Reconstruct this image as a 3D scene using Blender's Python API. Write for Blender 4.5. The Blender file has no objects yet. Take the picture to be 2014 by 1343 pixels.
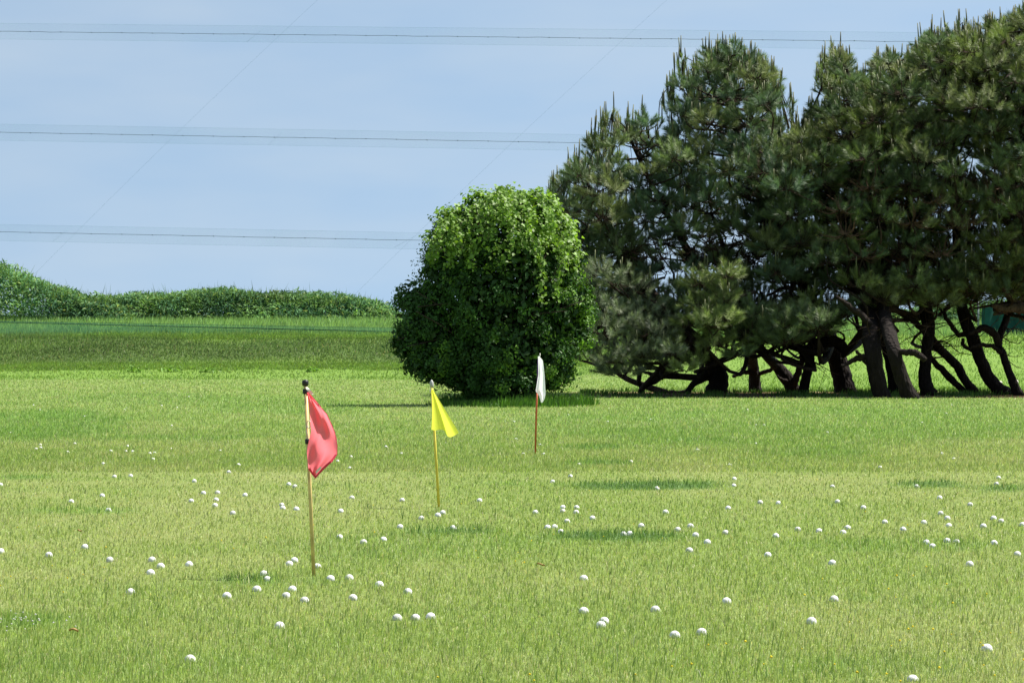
import bpy, math, random
import numpy as np
from mathutils import Vector

random.seed(7)
rng = np.random.default_rng(11)
scene = bpy.context.scene
COL = scene.collection

# ------------------------------------------------------------------ camera, sky, sun, exposure
CAM_H = 1.09
F = 5035.0            # focal length in photo pixels (photo 2014 wide)
CX, HY = 1007.0, 700.0
cam_d = bpy.data.cameras.new("camera")
cam_d.lens = 90.0
cam_d.sensor_width = 36.0
cam_d.shift_y = 28.5 / 2014.0
cam_d.clip_start = 0.1
cam_d.clip_end = 12000
cam = bpy.data.objects.new("camera", cam_d)
cam.location = (0, 0, CAM_H)
cam.rotation_euler = (math.radians(90), 0, 0)
COL.objects.link(cam)
scene.camera = cam

SUN_EL = math.radians(57)
SUN_AZ = math.radians(72)      # clockwise from +Y
world = bpy.data.worlds.new("World")
scene.world = world
world.use_nodes = True
wn = world.node_tree.nodes
wl = world.node_tree.links
bg = wn["Background"]
sky = wn.new("ShaderNodeTexSky")
sky.sky_type = 'NISHITA'
sky.sun_disc = False
sky.sun_elevation = SUN_EL
sky.sun_rotation = SUN_AZ
sky.air_density = 1.0
sky.dust_density = 0.4
sky.ozone_density = 3.0
tcw = wn.new("ShaderNodeTexCoord")
vm = wn.new("ShaderNodeVectorMath"); vm.operation = 'MULTIPLY_ADD'
vm.inputs[1].default_value = (1, 1, 0.75); vm.inputs[2].default_value = (0, 0, 0.30)
vn = wn.new("ShaderNodeVectorMath"); vn.operation = 'NORMALIZE'
wl.new(tcw.outputs["Generated"], vm.inputs[0]); wl.new(vm.outputs[0], vn.inputs[0]); wl.new(vn.outputs[0], sky.inputs[0])
# thin high cloud veil: a little white mixed into the blue
cl_n = wn.new("ShaderNodeTexNoise"); cl_n.inputs["Scale"].default_value = 9; cl_n.inputs["Detail"].default_value = 3
cl_m = wn.new("ShaderNodeMapping"); cl_m.inputs["Scale"].default_value = (1, 1, 4)
wl.new(tcw.outputs["Generated"], cl_m.inputs[0]); wl.new(cl_m.outputs[0], cl_n.inputs["Vector"])
cl_r = wn.new("ShaderNodeMapRange")
cl_r.inputs[1].default_value = 0.35; cl_r.inputs[2].default_value = 0.7; cl_r.inputs[3].default_value = 0.30; cl_r.inputs[4].default_value = 0.48
wl.new(cl_n.outputs[0], cl_r.inputs[0])
cl_x = wn.new("ShaderNodeMix"); cl_x.data_type = 'RGBA'
cl_x.inputs[7].default_value = (3.75, 4.02, 4.8, 1)
wl.new(cl_r.outputs[0], cl_x.inputs[0]); wl.new(sky.outputs[0], cl_x.inputs[6])
tint = wn.new("ShaderNodeMix"); tint.data_type = 'RGBA'; tint.blend_type = 'MULTIPLY'; tint.inputs[0].default_value = 1
tint.inputs[7].default_value = (0.90, 0.925, 0.825, 1)
wl.new(cl_x.outputs[2], tint.inputs[6]); wl.new(tint.outputs[2], bg.inputs[0])
bg.inputs[1].default_value = 0.083

sun_d = bpy.data.lights.new("sun", 'SUN')
sun_d.energy = 4.2
sun_d.angle = math.radians(0.5)
sun_d.color = (1.0, 0.95, 0.86)
sun_o = bpy.data.objects.new("sun", sun_d)
sdir = Vector((math.sin(SUN_AZ) * math.cos(SUN_EL), math.cos(SUN_AZ) * math.cos(SUN_EL), math.sin(SUN_EL)))
sun_o.rotation_euler = sdir.to_track_quat('Z', 'Y').to_euler()
sun_o.location = (30, 30, 40)
COL.objects.link(sun_o)

scene.view_settings.view_transform = 'Standard'
scene.view_settings.look = 'None'
scene.view_settings.exposure = 1.3
scene.view_settings.gamma = 1.0
scene.cycles.max_bounces = 8
scene.cycles.transparent_max_bounces = 12

# ------------------------------------------------------------------ helpers
def W(px, py, d):
    """measured photo point at distance d -> world"""
    return np.array(((px - CX) / F * d, d, CAM_H + (HY - py) / F * d))

def ground_d(py, z=0.0):
    return F * (CAM_H - z) / (py - HY)

def tag(o, label=None, cat=None, group=None, kind=None):
    if label: o["label"] = label
    if cat: o["category"] = cat
    if group: o["group"] = group
    if kind: o["kind"] = kind
    return o

def empty(name, loc):
    o = bpy.data.objects.new(name, None)
    o.location = loc
    o.empty_display_size = 0.2
    COL.objects.link(o)
    return o

def make_mesh(name, V, faces, mat, col=None, smooth=False):
    """faces: list of (n,k) int arrays"""
    V = np.asarray(V, dtype=np.float32)
    me = bpy.data.meshes.new(name)
    me.vertices.add(len(V))
    me.vertices.foreach_set("co", V.ravel())
    loops = np.concatenate([np.asarray(f, dtype=np.int32).ravel() for f in faces])
    tot = np.concatenate([np.full(len(f), f.shape[1], dtype=np.int32) for f in faces])
    start = np.concatenate([[0], np.cumsum(tot)[:-1]]).astype(np.int32)
    me.loops.add(len(loops))
    me.loops.foreach_set("vertex_index", loops)
    me.polygons.add(len(tot))
    me.polygons.foreach_set("loop_start", start)
    me.polygons.foreach_set("loop_total", tot)
    if smooth:
        me.polygons.foreach_set("use_smooth", np.ones(len(tot), dtype=bool))
    if col is not None:
        a = me.color_attributes.new("Col", 'FLOAT_COLOR', 'POINT')
        c4 = np.ones((len(V), 4), dtype=np.float32)
        c4[:, :3] = col
        a.data.foreach_set("color", c4.ravel())
    me.update(calc_edges=True)
    me.materials.append(mat)
    return me

def add_obj(name, me, parent=None, world_loc=None):
    o = bpy.data.objects.new(name, me)
    COL.objects.link(o)
    if parent is not None:
        o.parent = parent
        # mesh data is in world space; the parents are unrotated empties or meshes at their own place
        o.location = -Vector(abs_loc(parent)) if world_loc is None else world_loc
    return o

def abs_loc(o):
    v = Vector(o.location)
    while o.parent is not None:
        o = o.parent
        v = v + Vector(o.location)
    return v

class Geo:
    def __init__(self):
        self.V, self.T, self.Q, self.C, self.n = [], [], [], [], 0
    def add(self, V, tris=None, quads=None, col=None):
        V = np.asarray(V, dtype=np.float32).reshape(-1, 3)
        if tris is not None and len(tris): self.T.append(np.asarray(tris, dtype=np.int32) + self.n)
        if quads is not None and len(quads): self.Q.append(np.asarray(quads, dtype=np.int32) + self.n)
        if col is None: col = (1, 1, 1)
        c = np.empty((len(V), 3), dtype=np.float32); c[:] = col
        self.V.append(V); self.C.append(c); self.n += len(V)
    def mesh(self, name, mat, smooth=False):
        f = []
        if self.T: f.append(np.concatenate(self.T))
        if self.Q: f.append(np.concatenate(self.Q))
        return make_mesh(name, np.concatenate(self.V), f, mat, np.concatenate(self.C), smooth)

def smooth_path(P, R, sub=4):
    P = np.asarray(P, float); R = np.asarray(R, float)
    n = len(P)
    if n < 3: 
        t = np.linspace(0, 1, sub + 1)[:, None]
        return P[0] * (1 - t) + P[-1] * t, (R[0] * (1 - t) + R[-1] * t)[:, 0]
    Pe = np.vstack([2 * P[0] - P[1], P, 2 * P[-1] - P[-2]])
    out, ro = [], []
    for i in range(n - 1):
        p0, p1, p2, p3 = Pe[i], Pe[i + 1], Pe[i + 2], Pe[i + 3]
        for k in range(sub):
            t = k / sub
            out.append(0.5 * ((2 * p1) + (-p0 + p2) * t + (2 * p0 - 5 * p1 + 4 * p2 - p3) * t * t + (-p0 + 3 * p1 - 3 * p2 + p3) * t ** 3))
            ro.append(R[i] * (1 - t) + R[i + 1] * t)
    out.append(P[-1]); ro.append(R[-1])
    return np.array(out), np.array(ro)

def tube(g, P, R, n=6, col=(1, 1, 1), wob=0.0, cap=True):
    P = np.asarray(P, float); R = np.asarray(R, float)
    m = len(P)
    T = np.gradient(P, axis=0)
    T /= np.linalg.norm(T, axis=1)[:, None] + 1e-9
    up = np.array((0.31, 0.93, 0.2)) if abs(T[0][1]) < 0.8 else np.array((1.0, 0.1, 0.2))
    A = np.cross(T, up); A /= np.linalg.norm(A, axis=1)[:, None] + 1e-9
    B = np.cross(T, A)
    ang = np.arange(n) * 2 * math.pi / n
    rr = R[:, None] * (1 + (rng.uniform(-wob, wob, (m, n)) if wob else 0))
    V = P[:, None, :] + rr[..., None] * (np.cos(ang)[None, :, None] * A[:, None, :] + np.sin(ang)[None, :, None] * B[:, None, :])
    i = np.arange(m - 1)[:, None] * n; j = np.arange(n)[None, :]; j2 = (j + 1) % n
    Q = np.stack([i + j, i + j2, i + n + j2, i + n + j], -1).reshape(-1, 4)
    V = V.reshape(-1, 3)
    tris = None
    if cap:
        V = np.vstack([V, P[0], P[-1]])
        a = np.arange(n)
        tris = np.vstack([np.stack([(a + 1) % n, a, np.full(n, m * n)], 1),
                          np.stack([(m - 1) * n + a, (m - 1) * n + (a + 1) % n, np.full(n, m * n + 1)], 1)])
    g.add(V, tris, Q, col)

def _hash(ix, iy, s):
    h = np.sin(ix * 127.1 + iy * 311.7 + s * 74.7) * 43758.5453
    return h - np.floor(h)

def vnoise(x, y, s=0):
    ix, iy = np.floor(x), np.floor(y)
    fx, fy = x - ix, y - iy
    fx = fx * fx * (3 - 2 * fx); fy = fy * fy * (3 - 2 * fy)
    return ((_hash(ix, iy, s) * (1 - fx) + _hash(ix + 1, iy, s) * fx) * (1 - fy)
            + (_hash(ix, iy + 1, s) * (1 - fx) + _hash(ix + 1, iy + 1, s) * fx) * fy)

def fbm(x, y, s=0, o=3):
    a, t, v = 0.5, 0, 0
    for k in range(o):
        v = v + a * vnoise(x * 2 ** k, y * 2 ** k, s + k * 13); t += a; a *= 0.5
    return v / t

# ------------------------------------------------------------------ materials
def mat_new(name):
    m = bpy.data.materials.new(name); m.use_nodes = True
    return m, m.node_tree.nodes, m.node_tree.links, m.node_tree.nodes["Principled BSDF"]

def leaf_mat(name, trans=0.35, rough=0.55, spec=0.25, tint=(1.15, 1.15, 0.5)):
    m, n, l, p = mat_new(name)
    out = n["Material Output"]
    a = n.new("ShaderNodeVertexColor"); a.layer_name = "Col"
    l.new(a.outputs[0], p.inputs["Base Color"])
    p.inputs["Roughness"].default_value = rough
    p.inputs["Specular IOR Level"].default_value = spec
    tr = n.new("ShaderNodeBsdfTranslucent")
    mul = n.new("ShaderNodeMix"); mul.data_type = 'RGBA'; mul.blend_type = 'MULTIPLY'
    mul.inputs[0].default_value = 1.0
    l.new(a.outputs[0], mul.inputs[6]); mul.inputs[7].default_value = (*tint, 1)
    l.new(mul.outputs[2], tr.inputs[0])
    mx = n.new("ShaderNodeMixShader"); mx.inputs[0].default_value = trans
    l.new(p.outputs[0], mx.inputs[1]); l.new(tr.outputs[0], mx.inputs[2])
    l.new(mx.outputs[0], out.inputs[0])
    return m

def plain_mat(name, col, rough=0.6, spec=0.3, noise=0.0, scale=20, bump=0.0):
    m, n, l, p = mat_new(name)
    p.inputs["Roughness"].default_value = rough
    p.inputs["Specular IOR Level"].default_value = spec
    tc = n.new("ShaderNodeTexCoord")
    nz = n.new("ShaderNodeTexNoise"); nz.inputs["Scale"].default_value = scale; nz.inputs["Detail"].default_value = 4
    l.new(tc.outputs["Object"], nz.inputs["Vector"])
    r = n.new("ShaderNodeValToRGB")
    c = np.array(col)
    r.color_ramp.elements[0].position = 0.3; r.color_ramp.elements[1].position = 0.7
    r.color_ramp.elements[0].color = (*np.clip(c * (1 - noise), 0, 1), 1)
    r.color_ramp.elements[1].color = (*np.clip(c * (1 + noise), 0, 1), 1)
    l.new(nz.outputs[0], r.inputs[0]); l.new(r.outputs[0], p.inputs["Base Color"])
    if bump:
        b = n.new("ShaderNodeBump"); b.inputs["Strength"].default_value = bump; b.inputs["Distance"].default_value = 0.02
        l.new(nz.outputs[0], b.inputs["Height"]); l.new(b.outputs[0], p.inputs["Normal"])
    return m

def cloth_mat(name, col, trans=0.4):
    m, n, l, p = mat_new(name)
    p.inputs["Base Color"].default_value = (*col, 1)
    p.inputs["Roughness"].default_value = 0.75
    p.inputs["Specular IOR Level"].default_value = 0.15
    out = n["Material Output"]
    tc = n.new("ShaderNodeTexCoord")
    nz = n.new("ShaderNodeTexNoise"); nz.inputs["Scale"].default_value = 14; nz.inputs["Detail"].default_value = 3
    l.new(tc.outputs["Object"], nz.inputs["Vector"])
    wv = n.new("ShaderNodeBump"); wv.inputs["Strength"].default_value = 0.35; wv.inputs["Distance"].default_value = 0.02
    l.new(nz.outputs[0], wv.inputs["Height"]); l.new(wv.outputs[0], p.inputs["Normal"])
    tr = n.new("ShaderNodeBsdfTranslucent"); tr.inputs[0].default_value = (*col, 1)
    mx = n.new("ShaderNodeMixShader"); mx.inputs[0].default_value = trans
    l.new(p.outputs[0], mx.inputs[1]); l.new(tr.outputs[0], mx.inputs[2]); l.new(mx.outputs[0], out.inputs[0])
    return m

def net_mat(name, col, alpha):
    m, n, l, p = mat_new(name)
    out = n["Material Output"]
    p.inputs["Base Color"].default_value = (*col, 1)
    p.inputs["Roughness"].default_value = 0.8
    p.inputs["Specular IOR Level"].default_value = 0.0
    tr = n.new("ShaderNodeBsdfTransparent")
    geo = n.new("ShaderNodeTexCoord")
    nz = n.new("ShaderNodeTexNoise"); nz.inputs["Scale"].default_value = 0.35; nz.inputs["Detail"].default_value = 3
    mp = n.new("ShaderNodeMapRange")
    mp.inputs[1].default_value = 0.3; mp.inputs[2].default_value = 0.7
    mp.inputs[3].default_value = alpha * 0.75; mp.inputs[4].default_value = alpha * 1.25
    l.new(geo.outputs["Object"], nz.inputs["Vector"]); l.new(nz.outputs[0], mp.inputs[0])
    mx = n.new("ShaderNodeMixShader")
    l.new(mp.outputs[0], mx.inputs[0])
    l.new(tr.outputs[0], mx.inputs[1]); l.new(p.outputs[0], mx.inputs[2]); l.new(mx.outputs[0], out.inputs[0])
    return m

def ground_mat(name):
    m, n, l, p = mat_new(name)
    p.inputs["Roughness"].default_value = 0.9
    p.inputs["Specular IOR Level"].default_value = 0.05
    a = n.new("ShaderNodeVertexColor"); a.layer_name = "Col"
    g = n.new("ShaderNodeNewGeometry")
    nz = n.new("ShaderNodeTexNoise"); nz.inputs["Scale"].default_value = 40; nz.inputs["Detail"].default_value = 6
    l.new(g.outputs["Position"], nz.inputs["Vector"])
    r = n.new("ShaderNodeValToRGB")
    r.color_ramp.elements[0].position = 0.3; r.color_ramp.elements[0].color = (0.55, 0.55, 0.5, 1)
    r.color_ramp.elements[1].position = 0.7; r.color_ramp.elements[1].color = (1.35, 1.3, 1.2, 1)
    l.new(nz.outputs[0], r.inputs[0])
    mul = n.new("ShaderNodeMix"); mul.data_type = 'RGBA'; mul.blend_type = 'MULTIPLY'; mul.inputs[0].default_value = 1
    l.new(a.outputs[0], mul.inputs[6]); l.new(r.outputs[0], mul.inputs[7])
    l.new(mul.outputs[2], p.inputs["Base Color"])
    b = n.new("ShaderNodeBump"); b.inputs["Strength"].default_value = 0.5; b.inputs["Distance"].default_value = 0.03
    l.new(nz.outputs[0], b.inputs["Height"]); l.new(b.outputs[0], p.inputs["Normal"])
    return m

def bark_mat(name):
    m, n, l, p = mat_new(name)
    p.inputs["Roughness"].default_value = 0.9
    p.inputs["Specular IOR Level"].default_value = 0.15
    g = n.new("ShaderNodeNewGeometry")
    mp = n.new("ShaderNodeMapping"); mp.inputs["Scale"].default_value = (14, 14, 5)
    l.new(g.outputs["Position"], mp.inputs[0])
    vo = n.new("ShaderNodeTexVoronoi"); vo.inputs["Scale"].default_value = 1.0
    nz = n.new("ShaderNodeTexNoise"); nz.inputs["Scale"].default_value = 0.6; nz.inputs["Detail"].default_value = 7
    l.new(mp.outputs[0], vo.inputs["Vector"]); l.new(mp.outputs[0], nz.inputs["Vector"])
    r = n.new("ShaderNodeValToRGB")
    r.color_ramp.elements[0].position = 0.25; r.color_ramp.elements[0].color = (0.022, 0.016, 0.014, 1)
    r.color_ramp.elements[1].position = 0.8; r.color_ramp.elements[1].color = (0.085, 0.064, 0.052, 1)
    l.new(nz.outputs[0], r.inputs[0])
    a = n.new("ShaderNodeVertexColor"); a.layer_name = "Col"
    mul = n.new("ShaderNodeMix"); mul.data_type = 'RGBA'; mul.blend_type = 'MULTIPLY'; mul.inputs[0].default_value = 1
    l.new(r.outputs[0], mul.inputs[6]); l.new(a.outputs[0], mul.inputs[7])
    l.new(mul.outputs[2], p.inputs["Base Color"])
    ad = n.new("ShaderNodeMath"); ad.operation = 'ADD'
    l.new(vo.outputs["Distance"], ad.inputs[0]); l.new(nz.outputs[0], ad.inputs[1])
    b = n.new("ShaderNodeBump"); b.inputs["Strength"].default_value = 0.9; b.inputs["Distance"].default_value = 0.05
    l.new(ad.outputs[0], b.inputs["Height"]); l.new(b.outputs[0], p.inputs["Normal"])
    return m

M_GROUND = ground_mat("turf_soil")
M_GRASS = leaf_mat("grass_blades", 0.40, 0.5, 0.25, (1.1, 1.1, 0.6))
M_LEAF = leaf_mat("glossy_leaves", 0.30, 0.5, 0.25, (1.3, 1.35, 0.5))
M_VINE = leaf_mat("vine_leaves", 0.40, 0.5, 0.3, (1.3, 1.35, 0.5))
M_NEEDLE = leaf_mat("pine_needles", 0.30, 0.5, 0.30, (1.0, 1.1, 0.65))
M_HEDGE = leaf_mat("thicket_leaves", 0.35, 0.7, 0.08, (1.2, 1.2, 0.6))
M_FLOWER = leaf_mat("petals", 0.3, 0.6, 0.1, (1, 1, 1))
M_BARK = bark_mat("pine_bark")

# ------------------------------------------------------------------ terrain
def smoothstep(a, b, x):
    t = np.clip((x - a) / (b - a), 0, 1)
    return t * t * (3 - 2 * t)

D_L = [0, 119, 123, 130, 132.8, 134.5, 150, 165, 300, 1500, 9000]
Z_L = [0, 0, 0.10, 0.74, 1.95, 2.12, 3.25, 3.5, 2.5, 0, -5]
D_R = [0, 88, 104, 150, 165, 300, 1500, 9000]
Z_R = [0, 0, 0.35, 3.0, 3.3, 2.5, 0, -5]
def bank_shift(x):
    return 5.0 * (fbm(x * 0.07, x * 0 + 3.1, 5, 3) - 0.5) + 0.035 * np.clip(x + 14, -20, 20)

def terrain(x, d):
    x = np.asarray(x, float); d = np.asarray(d, float)
    zl = np.interp(d + bank_shift(x) * smoothstep(112, 120, d) * smoothstep(148, 142, d), D_L, Z_L)
    zr = np.interp(d, D_R, Z_R)
    k = smoothstep(1.0, 10.0, x)
    z = zl * (1 - k) + zr * k
    far = smoothstep(100, 130, d)
    return z + far * 0.12 * (fbm(x * 0.35, d * 0.35, 9) - 0.5)

# measured patches of darker, taller grass (photo x, y, half-width, half-height, strength)
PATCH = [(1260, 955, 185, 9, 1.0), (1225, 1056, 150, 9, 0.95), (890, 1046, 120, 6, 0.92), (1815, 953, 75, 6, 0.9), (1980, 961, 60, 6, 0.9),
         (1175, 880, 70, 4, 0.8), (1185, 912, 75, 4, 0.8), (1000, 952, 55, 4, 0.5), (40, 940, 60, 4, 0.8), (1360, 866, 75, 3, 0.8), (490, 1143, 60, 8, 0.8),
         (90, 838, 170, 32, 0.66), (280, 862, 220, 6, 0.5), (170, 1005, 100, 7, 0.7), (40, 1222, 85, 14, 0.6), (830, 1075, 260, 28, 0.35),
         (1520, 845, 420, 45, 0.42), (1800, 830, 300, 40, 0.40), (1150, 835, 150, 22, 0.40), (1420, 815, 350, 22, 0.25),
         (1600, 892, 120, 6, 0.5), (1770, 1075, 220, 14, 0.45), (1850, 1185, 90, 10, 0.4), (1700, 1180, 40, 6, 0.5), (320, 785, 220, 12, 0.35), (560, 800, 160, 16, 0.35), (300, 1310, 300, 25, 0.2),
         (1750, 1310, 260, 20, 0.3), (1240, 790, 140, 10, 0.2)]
def to_px(x, d, z=0.0):
    return CX + x / d * F, HY + (CAM_H - z) / d * F

def greener(x, d):
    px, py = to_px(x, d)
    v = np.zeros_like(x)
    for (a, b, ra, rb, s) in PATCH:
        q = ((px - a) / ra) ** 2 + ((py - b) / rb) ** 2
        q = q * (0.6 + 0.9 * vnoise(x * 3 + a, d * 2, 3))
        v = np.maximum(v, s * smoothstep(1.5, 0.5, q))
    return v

GREEN = np.array((0.220, 0.305, 0.085))
PALE = np.array((0.300, 0.350, 0.135))
STRAW = np.array((0.460, 0.455, 0.250))
DEEP_GREEN = np.array((0.145, 0.265, 0.060))
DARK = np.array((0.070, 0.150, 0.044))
ROUGH = np.array((0.170, 0.285, 0.062))
BROWN = np.array((0.130, 0.212, 0.068))

def in_grove(x, d):
    """needle-littered ground under the pines"""
    edge = 66.3 + 0.9 * (fbm(x * 0.5, x * 0, 21) - 0.5) - 0.0 * x
    a = smoothstep(edge, edge + 0.35, d) * smoothstep(80, 77, d + 2 * fbm(x * 0.4, d * 0.4, 4))
    return a * smoothstep(1.6, 2.6, x + 0.5 * np.sin(d))

def lawn_colour(x, d, per_blade=True):
    n = len(x)
    L = greener(x, d)
    big = fbm(x * 0.55, d * 0.22, 31, 4)
    mid = fbm(x * 2.2, d * 1.1, 41, 3)
    dry = np.clip((big - 0.38) * 1.2 + (mid - 0.5) * 1.0 + 0.12, 0, 1)
    c = GREEN * (1 - dry[:, None]) + PALE * dry[:, None]
    c = c * (1 - 0.8 * np.minimum(1, L)[:, None]) + DEEP_GREEN * (0.8 * np.minimum(1, L)[:, None])
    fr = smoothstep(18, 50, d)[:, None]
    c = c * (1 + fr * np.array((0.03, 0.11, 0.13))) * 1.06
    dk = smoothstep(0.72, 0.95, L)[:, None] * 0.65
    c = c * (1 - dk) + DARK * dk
    if per_blade:
        u = rng.uniform(0, 1, n)
        st = u < (0.10 + 0.22 * dry) * (1 - L)
        c[st] = STRAW * rng.uniform(0.7, 1.15, (st.sum(), 1))
        lg = (u > 0.86)
        c[lg] = c[lg] * 1.45 + 0.02
        c *= rng.uniform(0.74, 1.24, (n, 1))
    return c, L, dry

def ground_colour(x, d):
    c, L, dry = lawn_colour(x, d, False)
    c = c * 0.60
    g = in_grove(x, d)[:, None]
    lit = np.array((0.17, 0.115, 0.06)) * (0.6 + 0.8 * fbm(x * 1.5, d * 1.5, 8)[:, None])
    c = c * (1 - g) + lit * g
    rough = smoothstep(116, 121, d)[:, None]
    k = smoothstep(1, 10, x)
    rough = np.maximum(rough, (smoothstep(79, 84, d) * k)[:, None])
    c = c * (1 - rough) + (ROUGH * 0.8) * rough
    b = brown_band(x, d)[:, None]
    c = c * (1 - b) + BROWN * 0.6 * b
    return c

def brown_band(x, d):
    d = d + bank_shift(x)
    lo = 128.9 + 3.6 * (fbm(x * 0.10, x * 0, 51, 4) - 0.5) + 0.02 * np.clip(x + 27, 0, 60)
    hi = 133.0 + 2.2 * (fbm(x * 0.2, x * 0 + 9, 52) - 0.5) - 0.01 * np.clip(x + 27, 0, 60)
    b = smoothstep(lo - 0.6, lo + 1.2, d) * smoothstep(hi + 1.6, hi - 0.6, d)
    return np.clip(b * (1 - smoothstep(0, 9, x)) * (0.55 + 0.9 * fbm(x * 0.35, d * 0.9, 53)), 0, 1)

def ground_sheet(name, xs, ds, kind="structure"):
    X, Dg = np.meshgrid(xs, ds)
    Z = terrain(X, Dg)
    V = np.stack([X, Dg, Z], -1).reshape(-1, 3)
    nx, ny = len(xs), len(ds)
    i = np.arange(ny - 1)[:, None] * nx + np.arange(nx - 1)[None, :]
    Q = np.stack([i, i + 1, i + 1 + nx, i + nx], -1).reshape(-1, 4)
    c = ground_colour(V[:, 0].astype(float), V[:, 1].astype(float))
    o = add_obj(name, make_mesh(name, V, [Q], M_GROUND, c, True))
    tag(o, kind=kind)
    return o

fine_x = np.concatenate([[-4000, -1200, -300, -100], np.arange(-60, 60.1, 0.4), [100, 300, 1200, 4000]])
d_lawn = np.concatenate([[-60, -15, 0.3, 4], np.arange(6, 64, 0.35), np.arange(64, 118.1, 0.5)])
d_bank = np.concatenate([np.arange(118, 152, 0.4), [118 + 34.4, 156, 160, 170, 200, 300, 600, 1500, 4000, 9000]])
d_bank = np.unique(np.concatenate([[d_lawn[-1]], d_bank[d_bank > d_lawn[-1]]]))
ground_sheet("lawn", fine_x, d_lawn)
ground_sheet("grassy_bank", fine_x, d_bank)

# ------------------------------------------------------------------ grass blades (one mesh per kind of sward)
def blades(g, x, d, h, w, c, lean=0.45, seg=2, zoff=-0.004, bias=(0.10, 0.0)):
    n = len(x)
    z = terrain(x, d) + zoff
    B = np.stack([x, d, z], 1)
    th = rng.uniform(0, 2 * np.pi, n)
    side = np.stack([np.cos(th), np.sin(th) * 0.6, np.zeros(n)], 1) * (w / 2)[:, None]
    ph = rng.uniform(0, 2 * np.pi, n)
    la = np.abs(rng.normal(0, lean, n))
    L = np.stack([np.cos(ph) * la + bias[0], np.sin(ph) * la + bias[1], np.ones(n)], 1)
    L /= np.linalg.norm(L, axis=1)[:, None]
    tip = B + L * h[:, None]
    if seg == 1:
        V = np.stack([B - side, B + side, tip], 1).reshape(-1, 3)
        T = np.arange(n * 3).reshape(-1, 3)
        g.add(V, T, None, np.repeat(c, 3, 0))
    else:
        M = B + np.stack([L[:, 0] * 0.35, L[:, 1] * 0.35, L[:, 2] * 0.62], 1) * h[:, None]
        tip[:, 2] -= 0.12 * h * la * 2
        V = np.stack([B - side, B + side, M + side * 0.8, M - side * 0.8, tip], 1).reshape(-1, 3)
        i = np.arange(n)[:, None] * 5
        Q = i + np.array([[0, 1, 2, 3]]); T = i + np.array([[3, 2, 4]])
        cc = np.repeat(c[:, None, :], 5, 1)
        g.add(V, T, Q, cc.reshape(-1, 3))

def sample_lawn(n, d0, d1, margin=1.25):
    u = rng.uniform(1 / d1, 1 / d0, n)
    d = 1 / u
    x = rng.uniform(-1, 1, n) * (0.2 * margin * d + 0.6)
    return x, d

g = Geo()
x, d = sample_lawn(400000, 7.6, 24)
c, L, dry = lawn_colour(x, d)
h = (0.020 + 0.010 * rng.uniform(0, 1, len(x)) ** 2 + 0.018 * L) * (1 + 0.25 * (1 - dry)) * rng.uniform(0.7, 1.35, len(x))
w = np.maximum(0.0025, 0.00028 * d) * rng.uniform(0.7, 1.3, len(x))
blades(g, x, d, h * 1.1, w, c, 1.25, 2)
# taller single stems and coarse blades
x, d = sample_lawn(9000, 7.6, 40)
k = fbm(x * 1.3, d * 0.8, 77) > 0.5
x, d = x[k], d[k]
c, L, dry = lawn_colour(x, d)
blades(g, x, d, rng.uniform(0.04, 0.085, len(x)), np.maximum(0.0035, 0.00032 * d), c * np.array((0.75, 0.85, 0.8)), 0.4, 2)
x, d = sample_lawn(380000, 24, 130, 1.2)
keep = rng.uniform(0, 1, len(x)) > np.maximum(in_grove(x, d) * 0.93, smoothstep(-5, 6, d - 121 - 12 * (fbm(x * 0.2, d * 0.1, 68, 4) - 0.5)))
x, d = x[keep], d[keep]
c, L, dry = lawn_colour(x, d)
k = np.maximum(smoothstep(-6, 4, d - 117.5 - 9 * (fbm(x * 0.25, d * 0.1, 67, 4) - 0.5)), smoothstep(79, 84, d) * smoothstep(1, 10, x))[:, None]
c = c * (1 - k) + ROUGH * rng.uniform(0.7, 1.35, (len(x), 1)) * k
h = (0.036 + 0.0003 * d + 0.02 * L + 0.05 * k[:, 0]) * rng.uniform(0.6, 1.35, len(x))
w = (0.00034 * d) * rng.uniform(0.7, 1.3, len(x))
blades(g, x, d, h, w, c, 0.8, 1)
o = add_obj("lawn_grass", g.mesh("lawn_grass", M_GRASS)); tag(o, "short mown grass covering the lawn, pale and deep green in patches", "grass", kind="stuff")

# rough grass on the bank
g = Geo()
n = 190000
x = rng.uniform(-40, 46, n); d = rng.uniform(113, 153, n)
xb = rng.uniform(-40, 10, 150000); db = rng.uniform(126, 137.5, 150000)
x = np.concatenate([x, xb]); d = np.concatenate([d, db]); n = len(x)
keep = rng.uniform(0, 1, n) < smoothstep(-5, 6, d - 121 - 12 * (fbm(x * 0.2, d * 0.1, 68, 4) - 0.5))
x, d = x[keep], d[keep]; n = len(x)
b = brown_band(x, d)
c = ROUGH * rng.uniform(0.65, 1.4, (n, 1)) * (0.75 + 0.5 * fbm(x * 0.5, d * 0.8, 61)[:, None])
yel = rng.uniform(0, 1, n) < 0.12
c[yel] = np.array((0.20, 0.25, 0.06)) * rng.uniform(0.7, 1.2, (yel.sum(), 1))
bb = np.clip(b, 0, 1)[:, None]
cb = BROWN * rng.uniform(0.6, 1.4, (n, 1)) * (0.55 + 0.9 * fbm(x * 0.25, d * 1.3, 63, 4)[:, None]); pk = rng.uniform(0, 1, n) < 0.05
cb[pk] = (0.32, 0.29, 0.18)
c = c * (1 - bb) + cb * bb
up = smoothstep(133.5, 136, d)
upc = (up * (1 + 0 * x))[:, None]
c = c * (1 - upc * 0.75) + upc * 0.75 * np.array((0.225, 0.365, 0.155)) * rng.uniform(0.5, 1.6, (n, 1)) * (0.7 + 0.6 * fbm(x * 0.6, d * 0.6, 66)[:, None])
h = (0.10 + 0.20 * up + 0.02 * bb[:, 0]) * rng.uniform(0.5, 1.5, n)
lo_ = d < 131
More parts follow.
